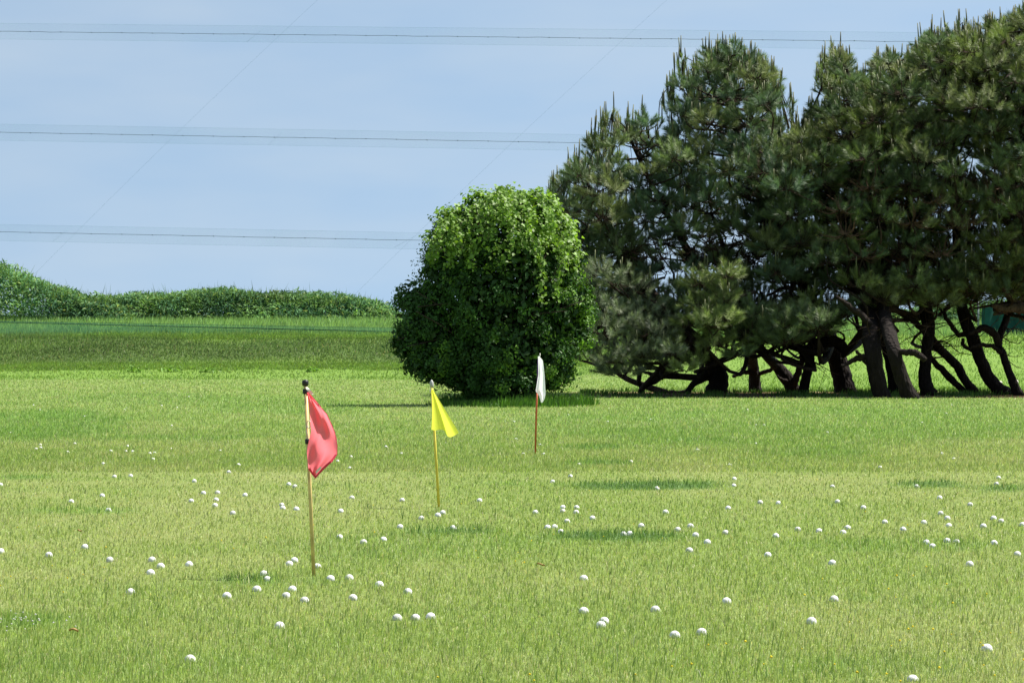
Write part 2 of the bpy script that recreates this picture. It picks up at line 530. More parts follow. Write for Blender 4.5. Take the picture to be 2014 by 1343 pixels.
blades(g, x[lo_], d[lo_], h[lo_], rng.uniform(0.03, 0.07, lo_.sum()), c[lo_], 0.8, 1)
blades(g, x[~lo_], d[~lo_], h[~lo_], rng.uniform(0.03, 0.07, (~lo_).sum()), c[~lo_], 0.4, 1)
o = add_obj("bank_grass", g.mesh("bank_grass", M_GRASS)); tag(o, "rough uncut grass growing up the far bank below the thicket", "grass", kind="stuff")

# long grass round the bush and along the edge of the pines
g = Geo()
n = 9000
a = rng.uniform(0, 2 * np.pi, n); r = np.sqrt(rng.uniform(0, 1, n))
x = 0.0 + r * np.cos(a) * 1.7 + rng.normal(0, .15, n); d = 56.6 + r * np.sin(a) * 2.4 + rng.normal(0, .2, n)
c = np.array((0.07, 0.17, 0.022)) * rng.uniform(0.6, 1.4, (n, 1))
blades(g, x, d, rng.uniform(0.10, 0.50, n) * (1.1 - 0.6 * r) * (0.3 + 1.3 * fbm(x * 2, d * 1.0, 93)), rng.uniform(0.014, 0.028, n), c, 0.3, 2)
n = 16000
x = rng.uniform(2.0, 17.5, n); d = rng.uniform(66.8, 79, n)
k = (fbm(x * 0.9, d * 0.5, 91) > 0.56) | (rng.uniform(0, 1, n) < 0.05)
x, d = x[k], d[k]; n = len(x)
c = np.array((0.06, 0.14, 0.022)) * rng.uniform(0.5, 1.5, (n, 1))
blades(g, x, d, rng.uniform(0.05, 0.20, n), rng.uniform(0.014, 0.028, n), c, 0.3, 2)
o = add_obj("long_grass", g.mesh("long_grass", M_GRASS)); tag(o, "long dark grass left unmown under the bush and pine trunks", "grass", kind="stuff")

# tiny flowers in the turf
def flowers(name, label, pts, col, r, hh):
    g = Geo()
    for (x, d) in pts:
        z = hh * random.uniform(0.7, 1.2); q = r * random.uniform(0.7, 1.2)
        a = np.arange(6) * math.pi / 3
        ring = np.stack([x + q * np.cos(a), d + q * np.sin(a), np.full(6, z)], 1)
        V = np.vstack([ring, [[x, d, z + q * 0.8]], [[x, d, z - q * 0.7]]])
        T = [(i, (i + 1) % 6, 6) for i in range(6)] + [((i + 1) % 6, i, 7) for i in range(6)]
        g.add(V, T, None, np.array(col) * random.uniform(0.8, 1.1))
    o = add_obj(name, g.mesh(name, M_FLOWER)); tag(o, label, "flowers", kind="stuff")
pts = []
for k in range(420):
    xx, dd = sample_lawn(1, 8, 60)
    if fbm(xx * 0.7, dd * 0.35, 17)[0] > 0.50: pts.append((xx[0], dd[0]))
flowers("yellow_flowers", "tiny yellow flowers dotted through the short grass", pts, (0.75, 0.62, 0.04), 0.0055, 0.045)
pts = []
for (px, py, rx, ry, m) in [(30, 1222, 75, 11, 34), (960, 866, 90, 6, 40), (420, 868, 110, 5, 40), (1030, 889, 40, 3, 14), (1340, 822, 70, 5, 20), (1480, 833, 25, 2, 10),
                            (640, 672, 1, 1, 0), (1850, 845, 110, 12, 30), (230, 770, 230, 12, 50), (1550, 860, 200, 20, 40), (660, 860, 120, 12, 20)]:
    for k in range(m):
        yy = py + random.gauss(0, ry); dd = ground_d(yy, 0.04)
        pts.append(((px + random.gauss(0, rx * 0.6) - CX) / F * dd, dd))
flowers("clover_flowers", "small white clover flower heads scattered in the lawn", pts, (0.62, 0.62, 0.56), 0.0048, 0.048)

# ------------------------------------------------------------------ golf balls
BALLS = [(66,795),(79,805),(166,817),(208,819),(207,832),(249,801),(245,804),(283,753),(371,779),(318,796),(348,800),(338,835),(21,849),(79,872),(80,878),(71,880),
(147,870),(133,886),(218,884),(251,875),(248,885),(261,885),(295,889),(304,888),(301,900),(337,880),(433,884),(203,909),(469,911),(450,925),(257,933),(225,934),(1,950),
(382,943),(201,971),(140,982),(213,999),(376,981),(428,965),(425,979),(423,990),(400,966),(482,970),(458,1005),(500,758),(513,754),(96,1086),(167,1070),(216,1096),
(299,1096),(316,1108),(296,1120),(372,1104),(257,1158),(1,1079),(446,1166),(505,1153),(374,1288),(759,876),(790,889),(690,895),(664,904),(688,917),(568,949),(580,953),
(692,975),(554,989),(556,995),(583,997),(670,1001),(791,980),(943,980),(871,1004),(861,1009),(829,1015),(787,1032),(891,1034),(668,1052),(715,1061),(754,1056),(579,1097),
(569,1103),(624,1108),(519,1122),(526,1133),(650,1132),(687,1130),(575,1152),(563,1166),(599,1174),(694,1170),(746,1143),(802,1157),(781,1208),(817,1208),(847,1206),(550,1224),
(1011,827),(1118,814),(1195,827),(1280,823),(1470,804),(1487,834),(1503,834),(1015,861),(1063,872),(1372,882),(1487,870),(1029,890),(1069,890),(1139,910),(1241,904),(1435,911),
(1122,933),(1087,944),(1292,957),(1444,938),(1443,951),(1495,984),(1107,994),(1107,1001),(1134,994),(1133,1003),(1053,1003),(1165,1015),(1115,1021),(1077,1032),(1091,1031),
(1103,1041),(1309,1003),(1432,995),(1261,1029),(1226,1046),(1239,1045),(1333,1037),(1358,1030),(1368,1048),(1427,1043),(1391,1061),(1356,1077),(1510,1086),(1148,1131),
(1148,1195),(1188,1214),(1182,1223),(1289,1192),(1429,1176),(1380,1236),(1327,1242),(1872,795),(1861,811),(1813,829),(1627,848),(1876,899),(1731,916),(1852,889),(1964,936),
(1960,948),(1803,953),(1637,953),(1848,975),(1908,988),(1647,983),(1698,994),(1531,985),(1850,1005),(1863,1015),(1740,1022),(1817,1023),(1866,1029),(1776,1036),(1934,1030),
(1954,1015),(1969,1020),(2011,1027),(1569,1037),(1611,1039),(1667,1033),(1658,1042),(1526,1049),(1822,1062),(1834,1070),(1863,1059),(1881,1060),(1955,1063),(1637,1101),
(1907,1104),(2001,1084),(1640,1172),(1596,1215),(1941,1267),(1795,1325)]

def ball_mat():
    m, n, l, p = mat_new("golf_ball_cover")
    p.inputs["Base Color"].default_value = (0.86, 0.86, 0.84, 1)
    p.inputs["Roughness"].default_value = 0.35
    p.inputs["Specular IOR Level"].default_value = 0.4
    tc = n.new("ShaderNodeTexCoord")
    vo = n.new("ShaderNodeTexVoronoi"); vo.inputs["Scale"].default_value = 260
    l.new(tc.outputs["Object"], vo.inputs["Vector"])
    b = n.new("ShaderNodeBump"); b.inputs["Strength"].default_value = 0.6; b.inputs["Distance"].default_value = 0.0008
    l.new(vo.outputs["Distance"], b.inputs["Height"]); l.new(b.outputs[0], p.inputs["Normal"])
    oi = n.new("ShaderNodeObjectInfo")
    r = n.new("ShaderNodeValToRGB")
    r.color_ramp.elements[0].color = (0.72, 0.72, 0.71, 1); r.color_ramp.elements[1].color = (0.56, 0.55, 0.50, 1)
    l.new(oi.outputs["Random"], r.inputs[0]); l.new(r.outputs[0], p.inputs["Base Color"])
    return m
M_BALL = ball_mat()

def sphere_mesh(name, r, mat, nu=20, nv=12):
    V, Q, T = [(0, 0, r)], [], []
    for i in range(1, nv):
        t = math.pi * i / nv
        for j in range(nu):
            a = 2 * math.pi * j / nu
            V.append((r * math.sin(t) * math.cos(a), r * math.sin(t) * math.sin(a), r * math.cos(t)))
    V.append((0, 0, -r))
    for j in range(nu):
        T.append((0, 1 + j, 1 + (j + 1) % nu))
        b = 1 + (nv - 2) * nu
        T.append((len(V) - 1, b + (j + 1) % nu, b + j))
    for i in range(nv - 2):
        for j in range(nu):
            a = 1 + i * nu
            Q.append((a + j, a + nu + j, a + nu + (j + 1) % nu, a + (j + 1) % nu))
    return make_mesh(name, V, [np.array(T), np.array(Q)], mat, None, True)

ball_me = sphere_mesh("golf_ball", 0.02135, M_BALL)
LAT = [(-1, 230, "near the left edge"), (230, 400, "far left of red pole"), (400, 612, "close left of red pole"), (612, 860, "between red and yellow poles"),
       (860, 1054, "between yellow and white poles"), (1054, 1260, "close right of white pole"), (1260, 1480, "well right of white pole"),
       (1480, 1730, "straight below thickest pine trunks"), (1730, 2100, "near the right edge")]
DEP = [(1132, 2000, "nearer than red flag foot", ""), (1040, 1132, "just behind red flag foot", ""), (997, 1040, "just before yellow flag foot", ""),
       (940, 997, "just behind yellow flag foot", "small "), (893, 940, "just before white flag foot", "small "), (840, 893, "just behind white flag foot", "tiny "),
       (700, 840, "on the farthest lawn", "tiny ")]
ORD = ["first", "second", "third", "fourth", "fifth", "sixth", "seventh", "eighth", "ninth", "tenth", "eleventh", "twelfth", "thirteenth"]
zones = {}
for i, (px, py) in enumerate(BALLS):
    li = next(k for k, z in enumerate(LAT) if z[0] <= px < z[1])
    di = next(k for k, z in enumerate(DEP) if z[0] <= py < z[1])
    zones.setdefault((li, di), []).append(i)
ball_label = {}
for (li, di), idx in zones.items():
    idx.sort(key=lambda i: (BALLS[i][0], BALLS[i][1]))
    size = DEP[di][3]
    for r_, i in enumerate(idx):
        if len(idx) == 1: who = "lone %swhite golf ball" % size
        elif len(idx) == 2: who = ("left" if r_ == 0 else "right") + " of two %sgolf balls" % size
        elif r_ == 0: who = "leftmost %sgolf ball" % size
        elif r_ == len(idx) - 1: who = "rightmost %sgolf ball" % size
        else: who = "%s golf ball from left" % ORD[r_]
        ball_label[i] = "%s, %s, %s" % (who, LAT[li][2], DEP[di][2])
SPECIAL = {(374, 1288): "largest white golf ball, alone in the front grass left of centre",
           (550, 1224): "big white golf ball nearest the camera in front of the red flag",
           (1795, 1325): "pale ball almost buried in grass at the very bottom of the photo",
           (624, 1108): "white golf ball half hidden behind the red flagpole's foot",
           (861, 1009): "white golf ball touching the foot of the yellow flagpole",
           (871, 1004): "white golf ball just behind the one at the yellow flagpole's foot",
           (1188, 1214): "rear ball of the touching pair in the front grass",
           (1182, 1223): "front ball of the touching pair in the front grass",
           (1941, 1267): "large white golf ball alone in the front right corner"}
for i, (px, py) in enumerate(BALLS):
    low = 0.010 if (px, py) == (1795, 1325) else 0
    zc = 0.0075 - low * 0.6 - 0.004 * random.random()
    dd = ground_d(py, 0.023)
    if dd > 24: zc -= 0.003
    o = add_obj("golf_ball", ball_me)
    o.location = ((px - CX) / F * dd, dd, zc)
    o.rotation_euler = (random.uniform(0, 6), random.uniform(0, 6), random.uniform(0, 6))
    tag(o, SPECIAL.get((px, py), ball_label[i]), "golf ball", "golf balls lying on the lawn")

# ------------------------------------------------------------------ dry leaves on the turf
M_DRY = plain_mat("dry_leaf", (0.42, 0.25, 0.13), 0.8, 0.1, 0.4, 60)
for k, (px, py, s, lab) in enumerate([(145, 1237, 0.030, "curled brown dead leaf lying below the clover patch"), (1064, 1108, 0.032, "pale dry leaf lying alone in the middle of the lawn"),
                        (157, 1041, 0.025, "small brown leaf on the lawn above the left balls")]):
    dd = ground_d(py, 0.03); xx = (px - CX) / F * dd
    t = np.linspace(0, 1, 7); V = []
    for u in t:
        wv = math.sin(math.pi * min(1, u * 0.96 + 0.02)) * 0.35 * s
        for q in (-1, 0, 1):
            V.append((xx + (u - 0.5) * s * 1.3, dd + q * wv, 0.022 + 0.008 * abs(q) + 0.005 * math.sin(u * 4 + k)))
    Q = [(i * 3 + j, i * 3 + j + 1, i * 3 + j + 4, i * 3 + j + 3) for i in range(6) for j in range(2)]
    o = add_obj("dry_leaf", make_mesh("dry_leaf", V, [np.array(Q)], M_DRY, None, True)); tag(o, lab, "leaf", "dead leaves on the lawn")

# ------------------------------------------------------------------ flags
M_BAMBOO = plain_mat("tan_pole_paint", (0.66, 0.49, 0.20), 0.45, 0.4, 0.25, 14)
M_YPOLE = plain_mat("yellow_pole_paint", (0.72, 0.57, 0.09), 0.4, 0.4, 0.15, 14)
M_RPOLE = plain_mat("orange_red_pole_paint", (0.46, 0.10, 0.035), 0.4, 0.4, 0.2, 14)
M_PURPLE = plain_mat("purple_tape", (0.10, 0.035, 0.16), 0.5, 0.3, 0.2, 14)
M_BLACK = plain_mat("black_rubber", (0.012, 0.011, 0.013), 0.5, 0.4, 0.2, 30)
M_STEEL = plain_mat("dull_steel", (0.42, 0.41, 0.40), 0.35, 0.5, 0.2, 30)
M_TAPE = plain_mat("white_tape", (0.68, 0.66, 0.55), 0.6, 0.3, 0.1, 30)
C_RED = cloth_mat("pink_red_cloth", (0.92, 0.20, 0.24), 0.62)
C_HEM = cloth_mat("crimson_hem", (0.55, 0.06, 0.10), 0.45)
C_YEL = cloth_mat("yellow_cloth", (0.84, 0.88, 0.10), 0.55)
C_WHITE = cloth_mat("white_cloth", (0.90, 0.90, 0.91), 0.6)

def cloth(rows, d, ncol, dep, slant=0.0, x0=0.0):
    """rows: (y, xl, xr) in photo px; dep(s,t)->offset toward the camera in m"""
    rows = np.array(rows, float)
    yy = np.linspace(0, 1, 46)
    tt = np.linspace(0, 1, len(rows))
    # even steps in height
    hy = np.linspace(rows[0, 0], rows[-1, 0], 46)
    xl = np.interp(hy, rows[:, 0], rows[:, 1]); xr = np.interp(hy, rows[:, 0], rows[:, 2])
    ker = np.array([1, 2, 1]) / 4
    for a in (xl, xr):
        a[1:-1] = np.convolve(a, ker, 'valid')
    V = []
    for i in range(46):
        for j in range(ncol):
            s = j / (ncol - 1)
            xx = xl[i] * (1 - s) + xr[i] * s
            p = W(xx, hy[i], d - dep(s, i / 45) - slant * max(0, xx - x0) / F * d)
            V.append(p)
    V = np.array(V)
    i = np.arange(45)[:, None] * ncol + np.arange(ncol - 1)[None, :]
    Q = np.stack([i, i + 1, i + 1 + ncol, i + ncol], -1).reshape(-1, 4)
    return V, Q

def simple_tube(name, P, R, mat, parent, n=12):
    g = Geo(); tube(g, np.array(P), np.array(R), n); return add_obj(name, g.mesh(name, mat, True), parent)

# red flag
d0 = ground_d(1132)
base = W(617.5, 1132, d0)
fl = empty("flag", base); tag(fl, "pink-red flag on tan pole, nearest and leftmost flag", "flag", "practice green flags")
simple_tube("pole", [W(617.7, 1140, d0), W(609, 950, d0), W(601, 757, d0)], [0.0092] * 3, M_BAMBOO, fl)
cp = simple_tube("cap", [W(600.6, 759, d0), W(600.5, 756.5, d0), W(600.4, 750, d0), W(600.4, 747.6, d0), W(600.4, 746.5, d0)], [0.011, 0.0165, 0.0165, 0.013, 0.003], M_BLACK, fl)
simple_tube("collar", [W(601.2, 764.5, d0), W(601.3, 766, d0), W(601.6, 773, d0), W(601.7, 775, d0)], [0.012, 0.0155, 0.016, 0.012], M_BLACK, fl)
simple_tube("collar", [W(605.5, 862.5, d0), W(605.6, 864, d0), W(605.9, 871, d0), W(606, 873, d0)], [0.012, 0.015, 0.0155, 0.012], M_BLACK, fl)
R_ROWS = [(771.5, 603.5, 607.5), (790, 606.5, 623.5), (803, 608, 633.5), (814, 609, 643), (822, 609.5, 646.5), (836, 611, 653), (850, 611.5, 658.5), (862, 608.5, 662), (876, 605.5, 663.3), (889, 603.5, 663.3),
          (896, 604.5, 662.6), (908, 605.8, 652.7), (920, 606.3, 639.5), (924, 607.5, 635.2), (932, 613.5, 628), (940, 619.6, 620.6)]
def dep_red(s, t):
    return 0.03 + 0.022 * math.sin(s * 5.0 + t * 2.2) * min(1, t * 3) + 0.012 * math.sin(11 * t - 7 * s) + 0.03 * (1 - s) * max(0, t - 0.45) + 0.006 * math.sin(s * 17 + t * 9)
SL = 0.95
V, Q = cloth(R_ROWS, d0, 22, dep_red, SL, 604)
cl = add_obj("flag_cloth", make_mesh("flag_cloth", V, [Q], C_RED, None, True), fl)
# hem round the free edge
def strip(points, width_px, d, off, mat, name, parent, inward):
    P = [np.array(p, float) for p in points]
    V = []
    for p in P:
        v = inward - p; q = p + v / np.linalg.norm(v) * width_px
        a = W(p[0], p[1], d - off(p) - SL * max(0, p[0] - 604) / F * d); b = W(q[0], q[1], d - off(p) - SL * max(0, q[0] - 604) / F * d)
        V += [a, b]
    V = np.array(V); k = np.arange(len(P) - 1)[:, None] * 2
    return add_obj(name, make_mesh(name, V, [k + np.array([[0, 1, 3, 2]])], mat, None, True), parent)
def off_red(p):
    t = (p[1] - 771.5) / 168.5; s = 1.0 if p[0] > 625 else 0.5
    return max(dep_red(q, t) for q in (0, .25, .5, .75, 1)) + 0.004
edge = [(663.6, 893), (658, 902), (652.8, 908.6), (644, 916.5), (636, 924), (628, 932.5), (620.3, 941)]
strip(edge, 4.6, d0, off_red, C_HEM, "hem", cl, np.array((618.0, 893.0)))
strip([(620.3, 941), (613, 932.5), (606, 922)], 4.2, d0, off_red, C_HEM, "hem", cl, np.array((634.0, 905.0)))
edge = [(607.5, 772), (623.8, 790), (633.8, 803), (643.3, 814), (653.3, 836), (659, 850), (663.7, 876), (663.8, 893)]
strip(edge, 1.6, d0, off_red, C_HEM, "hem", cl, np.array((608.0, 880.0)))
strip([(622, 931), (627, 926), (633, 919.5)], 4.0, d0, lambda p: off_red(p) + 0.004, M_TAPE, "tag", cl, np.array((612.0, 905.0)))
# tape tail at the top and the wire clip half way down
V, Q = cloth([(761, 601, 605), (766, 603, 610), (772, 608, 615), (776, 613.5, 616.5)], d0, 5, lambda s, t: 0.02 + 0.02 * t + 0.006 * math.sin(5 * t))
add_obj("tape_tail", make_mesh("tape_tail", V, [Q], M_TAPE, None, True), fl)
a = np.linspace(0, 2 * math.pi, 15)
g = Geo(); tube(g, np.array([W(608 + 3.6 * math.cos(t), 834 + 7.5 * math.sin(t), d0) - np.array((0, 0.02 + 0.008 * math.cos(t), 0)) for t in a]), np.full(15, 0.0022), 6)
tube(g, np.array([W(604.5 - 2 * math.sin(q * 6), 838 + q * 26, d0) - np.array((0, 0.014, 0)) for q in np.linspace(0, 1, 9)]), np.full(9, 0.0016), 5)
add_obj("clip", g.mesh("clip", M_STEEL, True), fl)

# yellow flag
d1 = ground_d(997)
fl = empty("flag", W(863.5, 997, d1)); tag(fl, "bright yellow flag on yellow pole, the middle flag below the bush", "flag", "practice green flags")
simple_tube("pole", [W(863.8, 1003, d1), W(856, 880, d1), W(849.2, 758, d1)], [0.0098] * 3, M_YPOLE, fl)
simple_tube("cap", [W(849.4, 762, d1), W(849.3, 758, d1), W(849, 752, d1), W(848.9, 748.5, d1), W(848.9, 746.5, d1)], [0.0125, 0.014, 0.014, 0.007, 0.002], M_STEEL, fl)
V = []
bot = np.array([(848.6, 844.5), (855, 846.5), (863, 845), (870, 844.5), (874.5, 847), (877.5, 854), (881, 858), (886, 859.5), (891, 857.5), (896.5, 855), (902.5, 850.5)])
ss = np.linspace(0, 1, 25); bi = np.linspace(0, 1, len(bot))
for t in np.linspace(0, 1, 30):
    for s in ss:
        bx, by = np.interp(s, bi, bot[:, 0]), np.interp(s, bi, bot[:, 1])
        ax, ay = 848.4 + 2.2 * s, 762 + 2.5 * s
        xx = ax + (bx - ax) * t + 1.3 * math.sin(t * 3.14) * (1 - s)
        p = W(xx, ay + (by - ay) * t, d1 - (0.018 + t * (0.017 * math.sin(s * 8.0 + 0.6) + 0.004 * math.sin(s * 17)) + 0.01 * t) - 0.6 * max(0, xx - 848) / F * d1)
        V.append(p)
i = np.arange(29)[:, None] * 25 + np.arange(24)[None, :]
cl = add_obj("flag_cloth", make_mesh("flag_cloth", np.array(V), [np.stack([i, i + 1, i + 26, i + 25], -1).reshape(-1, 4)], C_YEL, None, True), fl)
V, Q = cloth([(763, 846, 848.5), (767, 845, 848), (770, 844.5, 846.5)], d1, 4, lambda s, t: 0.02)
add_obj("tie", make_mesh("tie", V, [Q], M_TAPE, None, True), fl)

# white flag
d2 = ground_d(893)
fl = empty("flag", W(1053, 893, d2)); tag(fl, "limp white flag on orange-red pole, the flag in front of the bush", "flag", "practice green flags")
simple_tube("pole", [W(1052.8, 897, d2), W(1055, 800, d2), W(1056.8, 766, d2)], [0.0105] * 3, M_RPOLE, fl)
simple_tube("pole_tape", [W(1056.8, 766, d2), W(1058, 735, d2), W(1059.3, 704, d2)], [0.0112] * 3, M_PURPLE, fl)
simple_tube("cap", [W(1059.3, 705, d2), W(1059.4, 702, d2), W(1062.2, 699, d2), W(1062, 694.5, d2)], [0.0125, 0.012, 0.006, 0.004], M_TAPE, fl)
V, Q = cloth([(701, 1058.5, 1061), (708, 1058.5, 1067.5), (735, 1059, 1070.8), (755, 1056, 1072.3), (769, 1053.6, 1073), (773, 1056.5, 1073), (778, 1060, 1072.6), (784, 1062, 1071), (791.5, 1063.8, 1067)],
             d2, 16, lambda s, t: 0.022 + t * (0.030 * math.sin(s * 10 + 0.5) + 0.01 * math.sin(s * 21)), 0.9, 1056)
add_obj("flag_cloth", make_mesh("flag_cloth", V, [Q], C_WHITE, None, True), fl)

# ------------------------------------------------------------------ leaf cards helper (small real leaves)
def leaves(g, C, Nrm, size, aspect, col, fold=0.25, droop=0.0):
    """C centres, Nrm leaf normals, size (n,), each leaf a folded 4-vert rhomb"""
    n = len(C)
    Nrm = Nrm / (np.linalg.norm(Nrm, axis=1)[:, None] + 1e-9)
    r = rng.normal(0, 1, (n, 3)); r[:, 2] -= droop
    A = r - (r * Nrm).sum(1)[:, None] * Nrm
    A /= np.linalg.norm(A, axis=1)[:, None] + 1e-9
    B = np.cross(Nrm, A)
    L = size[:, None]; Wd = (size * aspect)[:, None]
    V = np.stack([C - A * L * 0.5, C + B * Wd * 0.5 + Nrm * L * fold * 0.5 - A * L * 0.08, C + A * L * 0.5 - Nrm * L * 0.1, C - B * Wd * 0.5 + Nrm * L * fold * 0.5 - A * L * 0.08], 1)
    i = np.arange(n)[:, None] * 4
    T = np.concatenate([i + np.array([[0, 1, 2]]), i + np.array([[0, 2, 3]])], 0)
    g.add(V.reshape(-1, 3), T, None, np.repeat(col, 4, 0))

# ------------------------------------------------------------------ vine-topped bush
DB = 56.6
LOBES = [(946, 426, 46, 42), (1003, 418, 46, 40), (1052, 428, 44, 44), (1092, 478, 34, 56), (892, 462, 48, 44), (858, 505, 28, 44), (985, 500, 112, 85), (880, 560, 62, 84), (1085, 555, 54, 90), (990, 580, 140, 140), (840, 645, 64, 80), (1112, 625, 52, 82), (872, 698, 78, 52),
         (1000, 695, 135, 70), (1078, 700, 52, 55), (812, 680, 42, 42), (1150, 605, 22, 42), (808, 592, 32, 42), (1130, 520, 22, 44), (820, 715, 36, 26), (930, 742, 62, 36), (1055, 742, 62, 32), (985, 755, 110, 30), (1146, 668, 20, 24), (845, 590, 26, 30), (798, 668, 32, 36), (1092, 728, 44, 40), (858, 732, 44, 26)]
bush = empty("bush", (W(1000, 797, DB)[0], DB, 0)); tag(bush, "big rounded leafy evergreen bush draped with climbing vine, left of the pines", "bush")
g = Geo()
for (px, lean, r) in [(985, -25, 0.10), (1010, 15, 0.09), (960, -60, 0.07), (1035, 60, 0.07)]:
    P, R = smooth_path([W(px, 800, DB), W(px + lean * 0.3, 730, DB), W(px + lean, 640, DB + 0.2), W(px + lean * 1.4, 520, DB)], [r, r * .85, r * .6, r * .25], 4)
    tube(g, P, R, 8, (1, 1, 1), 0.08)
for k in range(60):
    lb = LOBES[k % len(LOBES)]
    a = W(985 + random.uniform(-30, 30), random.uniform(600, 760), DB); b = W(lb[0] + random.uniform(-.6, .6) * lb[2], lb[1] + random.uniform(-.6, .6) * lb[3], DB + random.uniform(-1.2, 1.2))
    P, R = smooth_path([a, (a + b) / 2 + np.array((0, 0, .2)), b], [0.03, 0.02, 0.008], 3); tube(g, P, R, 5)
add_obj("trunk", g.mesh("trunk", M_BARK, True), bush)

def shell_points(n, lobes, d, rin=0.72, power=1.0):
    wts = np.array([l[2] * l[3] for l in lobes], float); wts /= wts.sum()
    idx = rng.choice(len(lobes), n, p=wts)
    lb = np.array(lobes, float)[idx]
    v = rng.normal(0, 1, (n, 3)); v /= np.linalg.norm(v, axis=1)[:, None]
    rad = rng.uniform(rin, 1.0, n)[:, None]
    sc = d / F
    rx, rz = lb[:, 2] * sc, lb[:, 3] * sc
    ry = np.minimum(np.maximum(rx, rz * 0.8) * 1.0, 1.75)
    C = np.stack([(lb[:, 0] - CX) * sc, np.full(n, d), CAM_H + (HY - lb[:, 1]) * sc], 1)
    return C + v * rad * np.stack([rx, ry, rz], 1), v

g = Geo()
C, v = shell_points(1750, LOBES, DB, 0.80)
k = fbm(C[:, 0] * 1.5 + 3, C[:, 2] * 1.5, 74, 3) > 0.40
C, v = C[k], v[k]
hue = fbm(C[:, 0] * 1.3 + 7, C[:, 2] * 1.3, 71)
npc = 46
# interior filler so the middle is closed foliage too
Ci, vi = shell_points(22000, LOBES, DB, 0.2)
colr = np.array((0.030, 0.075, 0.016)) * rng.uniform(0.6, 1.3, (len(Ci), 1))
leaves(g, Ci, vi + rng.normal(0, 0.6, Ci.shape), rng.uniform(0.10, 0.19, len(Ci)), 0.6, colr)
cs = rng.uniform(0.10, 0.24, len(C)) * np.where(rng.uniform(0, 1, len(C)) < 0.3, 1.5, 1)
off = rng.normal(0, 1, (len(C), npc, 3)); off /= np.linalg.norm(off, axis=2)[..., None]
off *= (rng.uniform(0.35, 1, (len(C), npc)) * cs[:, None])[..., None]
P = (C[:, None, :] + off).reshape(-1, 3)
nv = (np.repeat(v, npc, 0) * 0.8 + off.reshape(-1, 3) / np.repeat(cs, npc)[:, None] * 0.6 + rng.normal(0, 0.45, P.shape) + np.array((0, 0, 0.35)))
young = np.repeat((rng.uniform(0, 1, len(C)) < 0.07 + 0.5 * smoothstep(0.52, 0.66, hue)), npc)
col = np.where(young[:, None], np.array((0.120, 0.240, 0.028)), np.array((0.042, 0.112, 0.020)))
col = col * np.repeat(rng.uniform(0.7, 1.3, len(C)), npc)[:, None] * rng.uniform(0.75, 1.3, (len(P), 1))
leaves(g, P, nv, rng.uniform(0.04, 0.078, len(P)) * np.where(rng.uniform(0, 1, len(P)) < 0.2, 1.6, 1), 0.5, col)
# sprigs sticking out of the outline
for k in range(60):
    i = rng.integers(0, len(C))
    if abs(v[i][0]) < 0.4 and v[i][2] < 0.4: continue
    a = C[i]; dirv = v[i] * np.array((1, 0.5, 0.6)) + np.array((0, 0, 0.5)); L = rng.uniform(0.15, 0.38)
    b = a + dirv * L
    tube(g, np.array([a, (a + b) / 2, b]), np.array([0.008, 0.006, 0.004]), 4, (0.05, 0.06, 0.02))
    t = rng.uniform(0.1, 1, 14)[:, None]
    q = a * (1 - t) + b * t + rng.normal(0, 0.04, (14, 3))
    leaves(g, q, rng.normal(0, 1, q.shape) + np.array((0, 0, .5)), rng.uniform(0.05, 0.09, 14), 0.5, np.array((0.07, 0.15, 0.025)) * rng.uniform(.7, 1.3, (14, 1)))
add_obj("crown", g.mesh("crown", M_LEAF), bush)

# climbing vine over the top, hanging in strings
g = Geo()
TOPL = LOBES[:7] + [(1085, 540, 54, 90)]
C, v = shell_points(2600, TOPL, DB, 0.98)
k = (v[:, 2] > 0.0) & (C[:, 2] > CAM_H + (HY - 545) * DB / F) & (rng.uniform(0, 1, len(C)) < smoothstep(540, 440, HY - (C[:, 2] - CAM_H) * F / DB) + 0.10)
k &= (fbm(C[:, 0] * 1.3, C[:, 2] * 1.0, 88) > 0.47) | (v[:, 2] > 0.75)
C, v = C[k] + v[k] * 0.05, v[k]
m = 9
P = (C[:, None, :] + rng.normal(0, 0.075, (len(C), m, 3))).reshape(-1, 3)
nv = np.repeat(v, m, 0) + rng.normal(0, 0.5, P.shape) + np.array((0, 0, 0.5))
col = np.array((0.165, 0.285, 0.042)) * rng.uniform(0.65, 1.35, (len(P), 1))
leaves(g, P, nv, rng.uniform(0.075, 0.125, len(P)), 0.8, col, 0.2, 0.8)
for s in range(34):
    px = random.uniform(845, 1120); y0 = 372 + abs(px - 985) ** 1.6 * 0.030 + random.uniform(0, 60)
    ln = random.choice([25, 40, 60, 90, 120]) * random.uniform(.7, 1.2)
    q = np.linspace(0, 1, int(ln / 5) + 3)
    wob = np.cumsum(rng.normal(0, 2.2, len(q)))
    dd = DB - 1.45 * np.sqrt(np.clip(1 - ((px - 985) / 160) ** 2, 0.02, 1)) * np.clip(0.55 + q * 0.6, 0, 1.08) - 0.1
    xs = (px + wob - CX) / F * DB; zs = CAM_H + (HY - (y0 + q * ln)) * DB / F
    Pl = np.stack([xs, dd, zs], 1)
    tube(g, Pl, np.full(len(q), 0.006), 4, (0.06, 0.05, 0.02))
    Pp = np.repeat(Pl, 5, 0) + rng.normal(0, 0.055, (len(Pl) * 5, 3))
    leaves(g, Pp, np.array((0.1, -0.7, 0.7)) + rng.normal(0, 0.5, Pp.shape), rng.uniform(0.07, 0.12, len(Pp)), 0.8, np.array((0.160, 0.280, 0.040)) * rng.uniform(0.65, 1.3, (len(Pp), 1)), 0.2, 0.8)
add_obj("vine", g.mesh("vine", M_VINE), bush)

